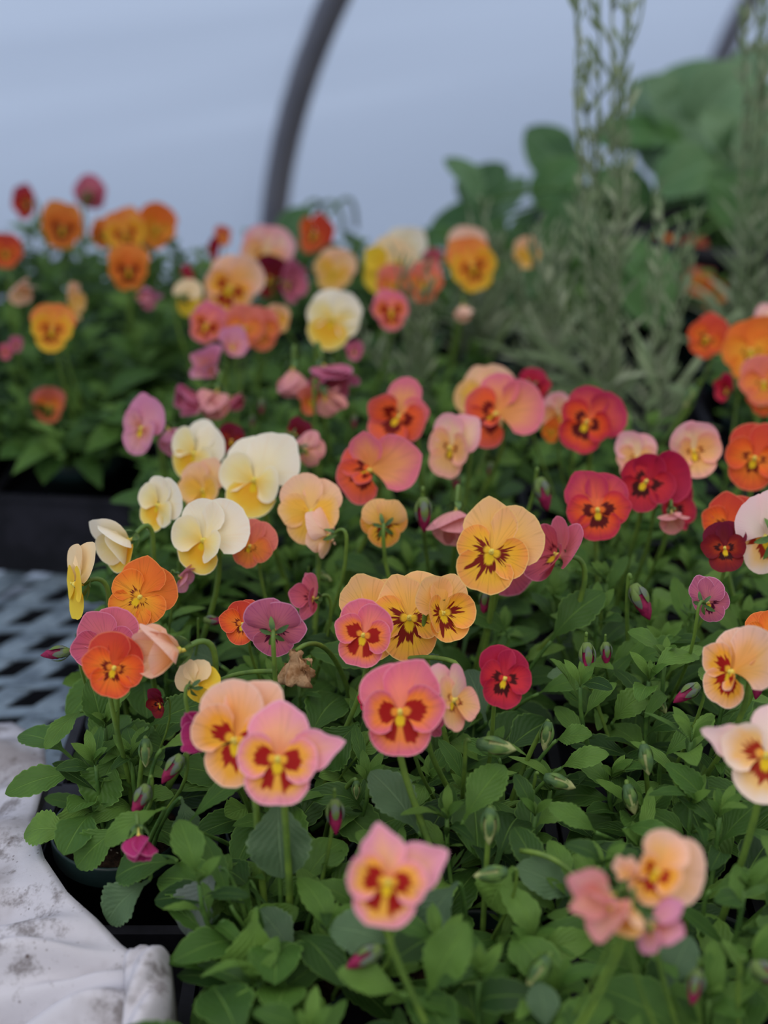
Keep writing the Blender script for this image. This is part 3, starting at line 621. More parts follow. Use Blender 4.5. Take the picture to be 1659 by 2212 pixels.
FL = [
 # px, py, size, palette, yaw, pitch, roll, mode, z, description
 (600,1640,200,'pink_orange',-6,0,0,'open',.26,'large pink-edged orange flower with dark red blotches'),
 (508,1600,205,'peach_orange',-24,0,8,'open',.255,'peach and orange flower half behind the pink one'),
 (864,1538,186,'rose_orange',4,0,0,'open',.26,'large round rose and orange flower'),
 (838,1905,190,'pink_orange',8,0,10,'open',.26,'nearest pale pink and orange flower'),
 (1062,1192,172,'apricot',-6,0,22,'open',.265,'bright apricot flower with dark whiskers'),
 (1090,1205,170,'rose',170,0,10,'open',.235,'rose flower seen from behind the apricot one'),
 (785,1372,138,'rose_orange',-10,0,16,'open',.26,'pink and orange flower with red whiskers'),
 (806,1345,165,'apricot',0,4,4,'open',.235,'pale apricot flower behind a pink one'),
 (885,1335,172,'apricot',-12,0,4,'open',.245,'apricot flower with dark red whiskers'),
 (955,1325,150,'apricot',35,0,-8,'cup',.26,'apricot flower with folded petals'),
 (1090,1466,124,'crimson',22,0,12,'open',.25,'small crimson flower with yellow eye'),
 (978,1512,150,'pink_buff',62,5,20,'open',.25,'pale pink flower turned to the right'),
 (930,1548,100,'rose',115,-10,0,'cup',.235,None),
 (800,1510,60,'crimson',-60,0,0,'cup',.22,None),
 (302,1290,142,'orange',-4,0,36,'open',.26,'clear orange flower with a yellow eye'),
 (232,1398,148,'rose',-12,0,-4,'open',.245,'dusky rose flower'),
 (246,1443,140,'red_orange',14,0,14,'open',.26,'orange-red flower in front of a rose one'),
 (384,1404,200,'faded_peach',-62,-4,10,'bell',.262,'faded peach flower folded into a trumpet'),
 (163,1262,156,'yellow',-74,0,2,'open',.26,'yellow flower seen from the side'),
 (276,1168,150,'cream',-58,-26,0,'bell',.26,'cream flower nodding to the left'),
 (342,1092,122,'cream',-50,0,38,'open',.26,'cream flower turned to the left'),
 (440,1168,160,'cream',-26,0,22,'open',.26,'large cream flower with yellow lip'),
 (550,1038,172,'cream',-14,0,14,'open',.262,'largest cream and yellow flower'),
 (600,1000,100,'cream',30,0,40,'open',.235,None),
 (420,980,132,'cream',-44,0,34,'open',.255,'cream flower at the top of the cream cluster'),
 (440,1060,120,'buff',-38,0,0,'open',.24,'buff and yellow flower'),
 (540,1180,104,'salmon',-22,0,26,'open',.25,'small salmon flower'),
 (672,1106,148,'buff',-14,0,4,'open',.26,'round peach and yellow flower'),
 (708,1158,110,'faded_peach',-125,-10,20,'cup',.25,'pale apricot flower seen from behind'),
 (830,1132,108,'apricot',178,15,0,'open',.25,'apricot flower with its back turned'),
 (524,1348,96,'red_orange',-14,0,14,'open',.24,'small orange flower'),
 (592,1358,132,'mauve',178,24,0,'open',.26,'mauve flower seen from behind'),
 (425,1482,112,'yellow',150,10,20,'cup',.24,'pale yellow flower seen from behind'),
 (345,1520,64,'maroon',-50,-20,0,'cup',.21,None),
 (450,1588,125,'magenta',-62,-10,0,'bell',.235,None),
 (300,1806,120,'magenta',10,-62,0,'furl',.185,'half-open magenta flower hanging down'),
 (676,1292,98,'rose',-60,0,10,'cup',.225,'small dusky rose flower'),
 (1291,1102,146,'red',0,0,-4,'open',.262,'magenta-edged red flower facing the camera'),
 (1268,912,134,'red',-12,0,28,'open',.262,'red and orange flower'),
 (1070,895,152,'coral',-18,0,36,'open',.262,'coral red flower with pink edges'),
 (1048,868,140,'buff',-20,0,10,'open',.24,'buff flower behind a coral one'),
 (1152,836,74,'crimson',160,0,0,'open',.25,None),
 (974,968,138,'pink_buff',-42,0,16,'open',.255,'pale pink flower with orange lip'),
 (798,1016,146,'coral',-20,0,38,'open',.262,'coral flower with pale pink upper petals'),
 (862,900,146,'coral',-38,0,30,'butter',.262,'coral flower with one upright pink petal'),
 (985,1108,150,'faded_pink',-10,-62,0,'bell',.25,'faded pink flower hanging wilted'),
 (1205,1200,160,'rose',-62,20,42,'cup',.255,'rose pink flower seen from the side'),
 (1396,1040,134,'crimson',4,0,34,'open',.262,'deep crimson flower with yellow eye'),
 (1376,990,100,'pink_buff',-20,0,0,'open',.245,'cream flower above a crimson one'),
 (1498,975,124,'pink_buff',14,0,-6,'cup',.262,'pale pink flower with cupped petals'),
 (1630,990,142,'red_orange',0,0,20,'open',.262,'large orange-red flower at the right edge'),
 (1572,1136,120,'red_orange',0,0,24,'open',.25,'red-orange flower above a maroon one'),
 (1566,1184,104,'maroon',-8,0,-6,'open',.262,'dark maroon flower with yellow eye'),
 (1652,1160,176,'white_pink',-142,0,10,'open',.265,'blush white flower seen from behind'),
 (1452,1112,80,'faded_pink',10,-60,0,'bell',.245,None),
 (1450,1100,110,'crimson',50,0,10,'cup',.23,None),
 (1530,1300,100,'mauve',152,12,0,'open',.25,'small mauve flower with its back turned'),
 (1580,1452,160,'peach_orange',-34,0,30,'open',.262,'peach and orange flower turned to the left'),
 (1655,1632,200,'white_pink',0,0,0,'open',.262,'large blush white flower with orange lip'),
 (1654,1372,96,'orange',0,0,0,'open',.25,None),
 (1418,1882,150,'peach_orange',6,0,24,'open',.262,'peach flower with an orange centre'),
 (1318,1935,165,'faded_pink',-30,-10,-20,'wilt',.262,'faded pink wilted flower hanging down'),
 (1362,1960,130,'buff',-10,-40,10,'furl',.258,None),(1352,1890,70,'faded_peach',0,20,0,'wilt',.26,None),
 (1410,2000,130,'lilac',120,-30,0,'cup',.25,None),
 (1212,900,96,'pink_buff',-40,0,0,'cup',.245,None), (1192,932,54,'orange',-40,0,0,'open',.24,None),
 (392,1248,66,'lilac',60,-30,0,'cup',.235,None),
 (500,952,66,'maroon',20,0,10,'open',.24,'small dark maroon flower'),
 (640,938,66,'maroon',150,10,-40,'open',.25,None), (660,972,88,'faded_pink',140,-10,10,'cup',.25,'faded peach flower behind the cream ones'),
 (306,925,118,'lilac',-40,0,26,'open',.26,'lilac pink flower with long upper petals'), (365,930,110,'lilac',40,-50,0,'wilt',.25,'wilting lilac flower'),
 (428,855,100,'mauve',-60,-30,0,'wilt',.245,'mauve flower bent downward'), (468,848,116,'faded_pink',-30,-60,0,'wilt',.25,'limp pink flower'),
 (462,795,104,'lilac',-40,10,30,'wilt',.25,None), (500,748,76,'lilac',20,20,0,'cup',.26,None), (500,860,60,'rose',40,-30,0,'wilt',.23,None),
 (633,798,120,'faded_pink',-10,-74,0,'furl',.26,'furled pale pink flower hanging down'), (702,795,150,'mauve',30,-55,10,'bell',.26,'large wilted mauve flower'),
 (700,850,100,'faded_pink',140,-40,0,'wilt',.25,None), (672,866,64,'salmon',0,-20,0,'cup',.24,None),
 (765,760,44,'mauve',0,0,0,'cup',.24,None),
 (718,690,126,'cream',-4,0,18,'open',.262,'white and yellow flower in the rear'), (722,588,94,'buff',-10,0,20,'open',.25,'buff flower above a white one'),
 (497,622,124,'peach_orange',-8,0,24,'open',.262,'peach flower with orange lip in the rear'), (570,552,112,'pink_buff',-10,0,20,'open',.262,'pale pink rear flower beside the pipe'),
 (582,600,84,'maroon',-20,0,20,'open',.25,None), (620,612,90,'mauve',50,0,20,'cup',.25,None),
 (446,702,86,'rose_orange',-14,0,26,'open',.26,'salmon pink rear flower'), (528,708,92,'salmon',0,0,10,'open',.26,'coral pink rear flower'), (566,712,86,'salmon',10,0,0,'open',.255,None), (596,692,64,'buff',20,0,0,'cup',.25,None),
 (402,602,56,'crimson',120,0,0,'open',.25,None), (400,646,80,'yellow',140,0,0,'cup',.25,None),
 (452,540,56,'crimson',60,0,40,'cup',.25,None), (482,512,44,'salmon',0,0,0,'cup',.255,None),
 (680,506,86,'red_orange',-52,0,50,'open',.26,'coral flower before the green leaf'),
 (835,578,120,'yellow',-30,0,34,'open',.255,'pale yellow rear flower'), (868,545,90,'cream',10,0,20,'open',.25,None),
 (850,615,80,'salmon',0,0,0,'open',.25,None), (915,612,86,'salmon',4,0,0,'open',.262,'dusky salmon rear flower'), (845,672,82,'rose_orange',0,0,0,'open',.262,'round pink rear flower'), (932,562,48,'rose',30,0,0,'cup',.25,None),
 (1020,575,120,'yellow_orange',16,0,-14,'open',.262,'yellow and peach rear flower'), (1012,540,90,'faded_peach',0,10,0,'cup',.255,None), (1142,550,70,'buff',-20,0,0,'cup',.26,'small buff flower among the silvery stems'), (1000,660,66,'faded_peach',0,-60,0,'furl',.24,None),
 (135,492,96,'deep_orange',-6,0,6,'open',.262,'deep orange flower against the film'), (60,438,74,'red',-40,0,-20,'cup',.262,'small red flower standing highest at the left'),
 (192,424,80,'rose',160,10,24,'cup',.262,'rose flower seen from behind'), (12,545,74,'red_orange',0,0,0,'open',.255,'red-orange flower at the left edge'),
 (38,620,86,'faded_peach',40,-30,-20,'bell',.255,'faded peach flower at the far left'), (152,655,80,'buff',70,0,0,'cup',.255,None), (112,712,100,'yellow_orange',-6,0,6,'open',.255,'orange flower with a yellow lower lip'),
 (105,875,80,'salmon',0,-10,0,'cup',.17,'pink and yellow flower low on the left'),
 (270,505,96,'yellow_orange',0,0,-10,'open',.262,'golden orange flower'), (338,492,92,'orange',10,0,16,'open',.262,'orange flower at the right of a trio'), (222,505,60,'deep_orange',-30,0,0,'open',.25,None),
 (278,582,96,'deep_orange',0,0,0,'open',.262,'dark-eyed orange flower'), (300,640,80,'lilac',40,-20,30,'wilt',.25,None),
 (1528,730,92,'red_orange',-20,0,34,'open',.255,'orange-red flower at the right beyond the gap'), (1622,758,128,'orange',4,0,0,'open',.262,'orange flower with a dark eye at the right edge'), (1650,826,110,'salmon',0,0,0,'open',.262,None), (1572,842,64,'crimson',-50,0,20,'cup',.24,None), (1650,860,70,'red_orange',0,0,0,'open',.24,None),
 (1665,700,80,'pink_buff',0,0,0,'open',.26,None),
 (12,760,34,'rose',0,0,0,'cup',.23,None), (35,745,34,'mauve',0,0,0,'cup',.23,None),
]
EXT = {
 (600,1640): {0: (27,.98,-.05,.12), 1: (44,1.0,.1,.28,.62), 2: (12,1.0,0), 3: (8,1.0,0)},
 (508,1600): {1: (6,1.18,0), 0: (20,1.1,0), 2: (26,1.0,.1)},
 (838,1905): {0: (14,1.0,.0,.22,.8), 1: (22,1.08,.0,.26,.72)},
 (864,1538): {0: (6,1.0,0), 1: (-2,1.06,0)},
 (885,1335): {1: (0,1.1,0)},
 (1062,1192): {0: (2,1.0,.0,.15), 1: (6,1.06,0), 4: (0,1.06,0)},
 (798,1016): {0: (-4,1.0,.7,.1,.7), 1: (10,1.14,0), 3: (62,.9,.9,.1,.6), 4: (8,1.05,0)},
 (1070,895): {0: (0,1.0,.1,0,.85), 1: (10,1.14,0), 3: (40,.85,.8,.1,.6), 4: (4,1.05,0)},
 (1268,912): {1: (10,1.06,0)}, (1396,1040): {1: (16,1.1,0), 0: (0,.8,.2)},
 (1580,1452): {1: (6,1.2,0,.2), 0: (12,1.1,0), 3: (30,.8,.7,.1,.6)},
 (440,1168): {1: (8,1.1,0), 3: (14,.9,.5)}, (550,1038): {1: (6,1.1,0,.12), 3: (10,.95,.3)},
 (1655,1632): {2: (14,1.0,0), 0: (-40,1.1,.2,.3,.5)},
 (862,900): {1: (20,.8,0), 3: (-10,1.1,-.7)},
 (302,1290): {3: (18,1,0)},
 (1418,1882): {1: (34,1.25,-.3), 0: (30,1.1,-.2), 2: (0,.8,.5), 3: (20,.9,.4)},
 (1318,1935): {4: (0,1.2,-.5), 1: (0,.8,.5)},
}
for px, py, sz, kd, yw, pt, rl, mode, z, ds in FL: flower(px, py, sz, kd, yw, pt, rl, mode, z, ds, EXT.get((px, py)))
BUDS = [(915,1100,74,178,.25,0,1),(1171,1056,72,165,.25,0,1),(1380,1288,82,155,.235,0,1),(1268,1412,70,178,.22,0,1),(1309,1404,50,178,.21,0,1),
 (1058,1610,84,100,.215,1,1),(724,1752,74,178,.20,0,1),(308,1718,72,205,.19,0,1),(378,1652,72,215,.20,0,1),(130,1410,62,262,.22,0,1),
 (1058,1772,78,182,.2,1,0),(1072,1886,72,262,.19,1,1),(1394,1630,66,170,.20,1,0),(1360,1716,66,165,.18,1,0),(1492,1492,66,235,.22,0,1),
 (798,2062,84,240,.19,0,1),(1503,2120,76,190,.20,0,1),(1650,2098,90,120,.20,0,1),(1640,1466,66,190,.23,0,1),(455,1340,44,95,.20,0,1),
 (565,872,34,180,.22,0,1),(765,905,30,180,.22,0,1),(1050,1292,56,190,.21,0,1),(1182,1580,62,190,.19,1,0),(1198,1686,70,110,.18,1,1),
 (315,1616,60,180,.2,1,0),(1475,1862,56,170,.19,1,0),(1170,2090,80,215,.18,1,0),(1422,1512,50,150,.18,1,0),(545,905,26,180,.2,0,1),
 (985,1030,40,180,.2,0,1),(1060,1010,36,180,.2,0,1),(770,1700,40,180,.17,1,0),(690,1240,44,120,.2,1,1),(1495,850,52,210,.22,1,1)]
for px, py, sz, an, z, pale, hk in BUDS: bud(px, py, sz, an, z, bool(pale), 0, bool(hk))

# dried brown flower on its arching stem
def dried(px, py, size, z):
    P = at_z(px, py, z); s = size*(P-CAM).dot(ZF)/F; root = nearest(P); rr = random.Random(9); mb = MB(); n = 28
    prof = [(.10, .52), (.16, .46), (.13, .38), (.12, .28), (.16, .16), (.26, .02), (.36, -.14), (.40, -.28), (.36, -.36), (.22, -.33), (.05, -.30)]
    vs = []; uv = []
    for jx, (r, zz) in enumerate(prof):
        for k in range(n):
            a = 2*PI*k/n; q = 1+.22*math.sin(5*a+zz*3)+.14*math.sin(11*a+zz*9)+rr.uniform(-.07, .07)
            vs.append(Vector((r*s*q*math.cos(a), .7*r*s*q*math.sin(a), zz*s + (.05*s*math.sin(3*a+1) if jx > 5 else 0)))); uv.append((k/n, jx/10))
    mb.add(vs, [(jx*n+k, jx*n+(k+1) % n, (jx+1)*n+(k+1) % n, (jx+1)*n+k) for jx in range(len(prof)-1) for k in range(n)], uv)
    for k in range(7):                                                # torn dry flaps
        a = rr.uniform(0, 6.28); b = Vector((math.cos(a)*.15*s, math.sin(a)*.1*s, rr.uniform(.0, .4)*s)); t = b+Vector((math.cos(a)*.25*s, math.sin(a)*.15*s, -rr.uniform(.2, .4)*s))
        leaf(mb, b, t, Vector((math.cos(a), math.sin(a), .3)), .18*s, .2, .6, 3, 9, 5, rr.random(), wave=.4)
    f = mb.build('dried_flower', M_dry, root); f.location = P-root.location; f['label'] = 'shrivelled papery tan dead flower hanging from its stem'
    st = MB(); t0 = P+Vector((0, 0, s*.5)); e_ = at_z(770, 1560, .14)
    tube(st, bez(t0, t0+Vector((.012, 0, .012)), e_+Vector((-.012, .01, .06)), e_, 14), .0014, .002, 8)
    st.build('stem', M_stem, f, Matrix.Translation(-P))
dried(640, 1445, 92, .235)
dried(985, 1465, 44, .235)
# long side stem lying across the leaves
def long_stem(pts, r=.0016):
    P = [at_z(x, y, z) for x, y, z in pts]; root = nearest(P[-1]); mb = MB(); tube(mb, bez(*P, n=16), r, r, 8)
    mb.build('side_stem', M_stem, root, Matrix.Translation(-root.location))
long_stem(((598,1450,.225),(540,1448,.22),(470,1455,.2),(445,1500,.17)))
long_stem(((1125,1838,.18),(1190,1842,.19),(1235,1870,.18),(1300,1960,.16)))

# ---------------------------------------------------------------- big leaves that stand out, each its own part
HL = [ # base px, tip px, width px, z base, z tip, material, tone, (curve)
 (175,1668,10,1708,62,.15,.15,0,.6),(160,1800,48,1792,76,.13,.13,0,.95),(1188,1388,1300,1274,72,.19,.225,0,.35),(1355,1436,1500,1388,54,.18,.20,0,.5),
 (600,1712,608,1900,125,.205,.165,1,.4),(478,1872,392,2028,98,.17,.12,2,.5),(552,1962,543,2145,124,.17,.12,0,.9),(605,2085,596,2240,118,.15,.10,0,.45),
 (478,1990,452,2125,98,.15,.11,0,.5),(905,1800,805,1662,92,.17,.20,1,.4),(1000,1775,1088,1648,74,.18,.205,0,.65),(990,1905,900,2030,100,.185,.155,1,.2),
 (870,2150,732,2095,66,.17,.185,0,.85),(922,2150,1006,1996,92,.165,.205,0,.75),(845,2040,715,1998,100,.165,.175,1,.45),(1245,1942,1122,1868,80,.155,.18,1,.5),
 (1110,1872,1052,1962,100,.18,.155,0,.95),(1322,1562,1400,1490,56,.165,.19,0,.85),(775,1560,690,1655,92,.185,.155,0,.3),(850,1450,675,1402,62,.175,.195,0,.35),
 (318,1572,448,1512,66,.175,.185,0,.35),(240,1590,345,1606,68,.16,.165,0,.35),(222,1580,196,1470,58,.165,.20,0,.4),(175,1535,98,1612,42,.17,.165,0,.75),
 (250,1632,200,1745,96,.165,.14,0,.6),(392,1722,402,1804,56,.18,.15,1,.7),(355,1745,218,1822,52,.185,.165,0,.8),(262,1785,160,1872,78,.155,.135,0,.6),
 (382,1862,242,1888,84,.155,.145,0,.3),(325,1900,222,1990,82,.145,.12,1,.5),(1530,1748,1448,1650,52,.17,.20,0,.5),(1632,1738,1482,1690,46,.16,.175,0,.35),
 (1532,1925,1662,1905,62,.17,.175,0,.6),(1440,2140,1490,2020,76,.17,.19,1,.3),(1180,2230,1165,2120,66,.165,.18,1,.3),(1100,1372,1004,1312,44,.185,.205,0,.35),
 (1180,1920,1110,1780,60,.16,.18,0,.2),(300,1640,420,1530,40,.15,.17,0,.5),(405,1780,560,1650,44,.17,.20,0,.4),(345,1620,460,1585,40,.2,.20,0,.95),
 (500,1960,440,1800,40,.15,.18,0,.4),(640,2070,560,1960,70,.14,.155,1,.2),(700,1900,640,1960,60,.15,.13,0,.5),(540,1900,505,1985,60,.15,.13,0,.5),
 (1290,1800,1190,1740,46,.17,.19,0,.7),(1350,1790,1450,1800,42,.17,.185,0,.5),(1080,1640,1000,1600,34,.17,.185,0,.5),(1200,1600,1275,1585,50,.17,.185,0,.7),
 (1265,1470,1190,1455,40,.17,.185,1,.6),(960,1480,900,1420,62,.17,.19,1,.1),(1310,1480,1400,1360,40,.16,.2,0,.6),(1210,1660,1310,1625,46,.17,.19,0,.8),
 (1050,1560,1010,1440,60,.16,.18,1,.2),(1160,1500,1290,1460,44,.17,.19,0,.55),(1430,1640,1530,1560,46,.17,.19,0,.6),(1600,1660,1640,1560,70,.16,.19,1,.2),
 (830,1250,720,1200,44,.17,.18,0,.3),(640,1400,560,1440,50,.16,.16,0,.2),(480,1440,410,1400,60,.16,.17,1,.3),(860,1140,900,1230,40,.19,.16,0,.3)]
MM = [M_leaf, M_leafg, M_leafp]
hr = random.Random(77)
for bx, by, tx, ty, wpx, zb, zt, mi, tone in HL:
    b = at_z(bx, by, zb); t = at_z(tx, ty, zt); root = nearest(b)
    wd = wpx*(b-CAM).dot(ZF)/F*1.12; mb = MB()
    nrm = ((CAM-b).normalized()*.75 + Vector((hr.uniform(-.15, .15), 0, .8)))
    leaf(mb, b, t, nrm, wd, hr.uniform(.08, .16), hr.uniform(.08, .25), hr.choice((8, 9, 10)), 34, 11, tone, 1.0, hr.uniform(-.2, .2), .10, wave=.07)
    e_ = Vector((b.x*.5+root.location.x*.5, b.y*.5+root.location.y*.5, .108)); dd = (t-b)
    tube(mb, bez(b+dd*.03, b-dd*.15, e_+Vector((0, 0, .02)), e_, 8), .0012, .0017, 6, tone, mi=1)
    o = mb.build('leaf', [MM[mi], M_stemd], root, Matrix.Translation(-root.location))
    if mi == 2: o['label'] = 'purplish grey leaf seen from its underside'

b = at_z(1030, 1850, .12); t = at_z(1112, 1822, .13); root = nearest(b); mb = MB()
leaf(mb, b, t, Vector((0, -.6, 1)), .028, .25, .5, 0, 20, 7, .5, wave=.15)
M_brown = plain('brown_leaf', srgb(120,62,38), .6, .3, .1, 90, srgb(84,44,30))
o = mb.build('leaf', M_brown, root, Matrix.Translation(-root.location)); o['label'] = 'dead rusty brown leaf low in the foliage'

# ---------------------------------------------------------------- silvery plants
def silver(x, y, label, stalks, seed, tuft=True, base_z=.0, cat='plant'):
    root = empty('silvery_leaved_plant', (x, y, base_z), label, cat); R = random.Random(seed)
    for nm, me in (('pot', pot_me), ('soil', soil_me)):
        o = bpy.data.objects.new(nm, me); C.objects.link(o); o.parent = root
    for (dx, dy, H, lean) in stalks:
        mb = MB(); p0 = Vector((R.uniform(-.015, .015), R.uniform(-.015, .015), .09)); p3 = Vector((dx, dy, H))
        pts = bez(p0, p0+Vector((0, 0, H*.3)), p3-Vector((dx*.3+lean, 0, H*.35)), p3, 18)
        tube(mb, pts, .0026, .0012, 6, R.random(), mi=1)
        k = 0
        for i in range(2, 18):
            p = pts[i]
            for q in range(2):
                ga = R.uniform(0, 6.28); up = .7 + 1.3*i/17
                d = Vector((math.cos(ga), math.sin(ga), up)).normalized(); L = R.uniform(.022, .046)*(1.15-.45*i/17)
                leaf(mb, p, p+d*L, Vector((0, -1, .3)), .0042, .12, .25, 0, 8, 3, R.random(), pet=.02)
            if i > 9 and i % 2 == 0:                                  # upright side twigs near the top
                ga = R.uniform(0, 6.28); q1 = p+Vector((math.cos(ga)*.018, math.sin(ga)*.018, R.uniform(.04, .08)))
                tube(mb, bez(p, p+Vector((math.cos(ga)*.014, math.sin(ga)*.014, .01)), q1-Vector((0, 0, .02)), q1, 6), .0012, .0009, 5, .4, mi=1)
                for q in range(5):
                    pp = p.lerp(q1, .4+.12*q); ga2 = R.uniform(0, 6.28)
                    leaf(mb, pp, pp+Vector((math.cos(ga2)*.5, math.sin(ga2)*.5, 1)).normalized()*R.uniform(.012, .022), Vector((0, -1, .2)), .003, .1, .2, 0, 6, 3, R.random(), pet=.02)
        mb.build('stalk', [M_silver, M_silver], root)
    if tuft:
        mb = MB()
        for q in range(22):
            ga = R.uniform(0, 6.28); el = math.radians(R.uniform(20, 80)); L = R.uniform(.06, .12)
            b = Vector((math.cos(ga)*R.uniform(0, .02), math.sin(ga)*R.uniform(0, .02), .095+R.uniform(0, .05)))
            d = Vector((math.cos(ga)*math.cos(el), math.sin(ga)*math.cos(el), math.sin(el)))
            leaf(mb, b, b+d*L, Vector((0, -.4, 1)), R.uniform(.006, .011), R.uniform(.05, .25), .3, 0, 12, 5, R.random(), .9, R.uniform(-1, 1), .05)
        mb.build('foliage', [M_silver, M_silver], root)
    return root
silver(.235, 1.425, 'tall silvery plant with needle-leaved stalks rising above the red violas', [(-.030,.03,.62,.0),(-.005,.0,.60,.0),(-.060,.02,.60,-.01),(-.045,-.01,.44,0),(.012,.0,.38,.02),(-.085,.0,.30,-.02),(-.015,.05,.64,0)], 3)
silver(.285, 1.385, 'low silvery plant with broad grey blades at the foot of the tall stalks', [(-.01,.0,.34,.0),(.02,.02,.30,.0)], 13)
silver(.425, 1.60, 'tall silvery plant with needle-leaved stalks at the upper right edge', [(-.02,.0,.60,.0),(-.05,.02,.64,-.015),(.0,.02,.60,.01),(.03,.0,.66,.02),(-.04,-.01,.50,-.01),(.06,.02,.55,.03)], 4)
silver(.11, 1.62, 'silvery plant with short upright shoots behind the buff viola flowers', [(.0,.0,.235,.0),(.02,.02,.25,.0),(-.02,.0,.20,.0),(.04,.0,.22,.02)], 5)
silver(.18, 1.53, 'silvery plant with pale bare shoots left of the tallest stalks', [(.0,.0,.26,.0),(.03,.01,.30,.01),(-.03,.02,.22,-.01)], 6)
silver(.03, 1.44, 'slender silvery plant with one drooping grey blade behind the coral violas', [(.0,.0,.25,.0),(.012,.0,.24,.0),(-.05,.0,.19,-.03)], 7, tuft=False)

# ---------------------------------------------------------------- broad leaved plants at the back
bigpot = MB(); lathe(bigpot, [(0, 0), (.085, 0), (.115, .17), (.122, .17), (.122, .195), (.115, .195), (.105, .15), (0, .15)], 36)
bp0 = bigpot.build('pot', M_black); bp_me = bp0.data; bpy.data.objects.remove(bp0)
def broad(x, y, label, leaves, seed, z=0.0):
    root = empty('broad_leaved_plant', (x, y, z), label, 'plant'); R = random.Random(seed)
    o = bpy.data.objects.new('pot', bp_me if seed < 4 else pot_me); C.objects.link(o); o.parent = root
    for (px, py, r, yy, ax_, tone) in leaves:
        yy += R.uniform(-.08, .08); Pc = at_y(px, py, yy); s = r*.9*(Pc-CAM).dot(ZF)/F; a = math.radians(ax_)
        d = (XR*math.sin(a)+YU*math.cos(a)*.8+Vector((0, -.35, -.1))).normalized()
        b = Pc-d*s; t = Pc+d*s; mb = MB(); nrm = ((CAM-Pc).normalized()*.5+Vector((R.uniform(-.8, .8), R.uniform(-.3, .3), R.uniform(.1, .9))))
        # round blade with a wavy margin
        n1, n2 = 11, 18; xx = d.cross(nrm - d*nrm.dot(d)).normalized(); nn = xx.cross(d).normalized(); vs = []; uv = []
        for j in range(n2):
            tt = j/(n2-1); hw = math.sin(PI*min(1, tt**.8))**.62 * s*.95
            for i in range(n1):
                u = -1+2*i/(n1-1); vs.append(b + d*(2*s*tt - (.25*s*abs(u) if tt < .2 else 0)) + xx*u*hw + nn*(.18*s*math.sin(PI*tt) - .3*s*tt*tt + .2*abs(u)*hw + .05*s*math.sin(tt*9+u*4+seed))); uv.append((u*.5+.5, tt))
        mb.add(vs, grid_faces(n1, n2), uv, tone)
        e_ = Vector((x+R.uniform(-.03, .03), y+R.uniform(-.03, .03), z+.16))
        tube(mb, bez(b, b-d*s*.6, e_+Vector((0, 0, .12)), e_, 12), .0022, .0032, 7, .5, mi=1)
        mb.build('leaf', [M_broad, M_stemd], root, Matrix.Translation(-root.location))
    return root
broad(.34, 2.02, 'bushy plant with large round green leaves against the film, left of the tall stalks', [
 (1000,385,62,1.98,-20,.6),(1050,395,62,2.0,40,.2),(1010,500,92,1.95,-60,.1),(1105,420,52,2.05,20,.7),(1180,320,66,2.1,-30,.3),(1215,390,72,2.05,30,.5),
 (1150,500,60,2.0,10,.3),(1230,500,88,1.95,-10,.2),(1090,560,80,1.9,-30,.2),(1200,590,84,1.85,10,.3),(945,520,48,1.95,-70,.3),(1300,440,70,2.05,30,.2),(1130,620,70,1.8,30,.1)], 1)
broad(.66, 2.05, 'tallest bushy plant with large round leaves at the upper right', [
 (1420,225,84,2.1,-40,.8),(1490,190,84,2.15,20,.7),(1400,300,90,2.05,-60,.5),(1470,290,96,2.1,10,.9),(1560,200,88,2.1,30,.8),(1640,230,90,2.05,40,.8),
 (1450,390,104,2.0,0,.35),(1340,300,70,2.1,-60,.5),(1340,410,80,2.0,-40,.3),(1580,330,92,2.0,20,.4),(1650,360,90,2.0,60,.5),(1540,440,92,1.95,30,.6),(1620,480,80,1.95,30,.2),(1350,500,60,2.0,0,.2),(1640,140,70,2.15,20,.9),(1560,300,84,2.02,-20,.8),(1500,370,80,1.98,50,.6),(1640,300,84,2.0,0,.9),(1590,420,80,1.95,-40,.5),(1400,230,66,2.1,-20,.9)], 2)
broad(.46, 1.92, 'broad green plant with one big round leaf beside the dark gap', [(1400,630,92,1.75,165,.45),(1370,560,60,1.8,-20,.5),(1330,600,60,1.85,-50,.3)], 3)
broad(-.06, 2.02, 'small green plant with two round leaves at the foot of the hoop pipe', [(640,488,54,1.95,20,.4),(672,550,56,1.95,80,.3),(600,560,40,1.95,-60,.2)], 4)
# dim violas in the dark gap at the back right
for i, (px, py, sz, kd, yy) in enumerate(((1432,545,66,'yellow_orange',1.86),(1508,605,72,'salmon',1.80),(1540,640,60,'orange',1.78),(1500,540,60,'salmon',1.9))):
    P = at_y(px, py, yy)
    if i in (0, 1): rp_ = plant(P.x+.01, yy+.05, 'dg', hi=False, spread=.08, top=.17, z=-.0)
    flower(px, py, sz, kd, 0, 0, 0, 'open', P.z, ['dim golden flower in the shade behind the gap', 'dim salmon flower in the shade behind the gap', None, None][i])

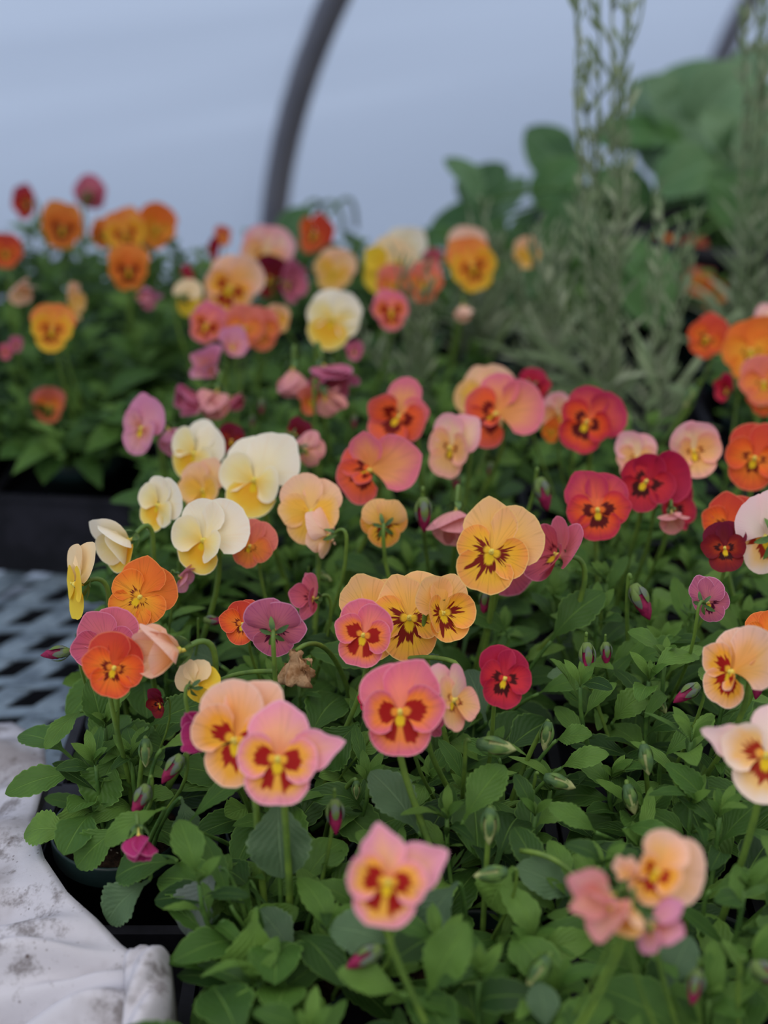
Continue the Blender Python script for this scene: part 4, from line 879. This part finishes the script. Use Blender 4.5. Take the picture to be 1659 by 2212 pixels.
# ---------------------------------------------------------------- white cloth
edge = [(30,1560,.03),(98,1600,.05),(104,1650,.075),(98,1700,.085),(78,1770,.10),(100,1850,.115),(150,1925,.12),(215,1985,.12),(268,2040,.12),(318,2076,.12),(345,2110,.12),(350,2170,.12),(350,2260,.12),(350,2400,.12)]
def ed(s):
    f = s*(len(edge)-1); i = min(len(edge)-2, int(f)); k = f-i; a, b = edge[i], edge[i+1]
    return at_z(a[0]+(b[0]-a[0])*k, a[1]+(b[1]-a[1])*k, a[2]+(b[2]-a[2])*k)
mb = MB(); vs = []; nS, nR = 120, 80; rc = random.Random(3)
for i in range(nS):
    s = i/(nS-1); E = ed(s)
    for j in range(nR):
        q = j/(nR-1); r = (q-.06)*.40
        if q < .06: p = E + Vector((-.004+.02*(.06-q), 0, -.9*(.06-q)))       # hem turned down
        else:
            p = E + Vector((-r, -r*.20, 0))
            p.z = E.z - .30*r*(1-math.exp(-r*14)) + .010*math.sin(r*38+s*9)*min(1, r*18) + .008*math.sin(s*26-r*22)*min(1, r*25) + .005*math.sin(s*61+r*40)*min(1, r*30)
            p.z = max(p.z, .006+.004*math.sin(s*30+r*60))
        vs.append(p)
mb.add(vs, grid_faces(nR, nS))
# folded flap at the lower right end
vs = []; nF = 26
A0 = at_z(262,2085,.135); B0 = at_z(330,2062,.14); C0 = at_z(372,2085,.13)
for i in range(30):
    t = i/29
    L0_ = at_z(264+6*math.sin(t*5), 2078+240*t, .135-.01*t); R0_ = at_z(373+3*math.sin(t*7), 2082+240*t, .125-.01*t)
    if t == 0: L0_ += Vector((.006, 0, 0)); R0_ += Vector((-.008, 0, 0))
    for j in range(nF):
        k = j/(nF-1)
        p = L0_.lerp(R0_, k) + Vector((0, .008*math.sin(PI*k)*(1-t), .018*math.sin(PI*k)**.6*min(1, .35+t*3) + .003*math.sin(k*9+t*14)))
        if k > .93: p.z -= (k-.93)*1.0
        if k < .05: p.z -= (.05-k)*.5
        vs.append(p)
mb.add(vs, grid_faces(nF, 30))
cl = mb.build('frost_cloth', M_cloth); sol = cl.modifiers.new('thickness', 'SOLIDIFY'); sol.thickness = .0012
tag(cl, 'white soil-stained fabric cover crumpled beside the pots at the lower left', 'cloth')
# wooden block that keeps the cloth up, hidden below it
# ---------------------------------------------------------------- labels for the potted violas
used = set()
for p in plants:
    ds = sorted(descs.get(p.name, []), reverse=True); note = p['note']
    if ds:
        a = ds[0][1]; lab = 'potted viola bearing the ' + a
        if len(lab.split()) < 9 and len(ds) > 1: lab += ' and the ' + ds[1][1]
        if len(lab.split()) > 16: lab = 'potted viola bearing the ' + a
    elif note and note not in ('rl', 'rm', 're', 'dg'): lab = 'leafy potted viola ' + note
    else: lab = None
    p['lab'] = lab or ''
def side_of(p, q):
    v = q.location-p.location
    return 'left of' if abs(v.x) > abs(v.y) and v.x > 0 else 'right of' if abs(v.x) > abs(v.y) else 'in front of' if v.y > 0 else 'behind'
for p in plants:
    if p['lab']: used.add(p['lab'])
for p in plants:
    lab = p['lab']
    if not lab:
        c = sorted([q for q in plants if descs.get(q.name)], key=lambda o: (o.location-p.location).length)
        for q in c:
            lab = 'leafy potted viola ' + side_of(p, q) + ' the ' + sorted(descs[q.name], reverse=True)[0][1]
            if lab not in used and len(lab.split()) <= 16: break
    used.add(lab); p['label'] = lab; p['category'] = 'potted plant'; p['group'] = 'potted violas on the bench'
    for k in ('note', 'lab', 'flw'):
        if k in p: del p[k]
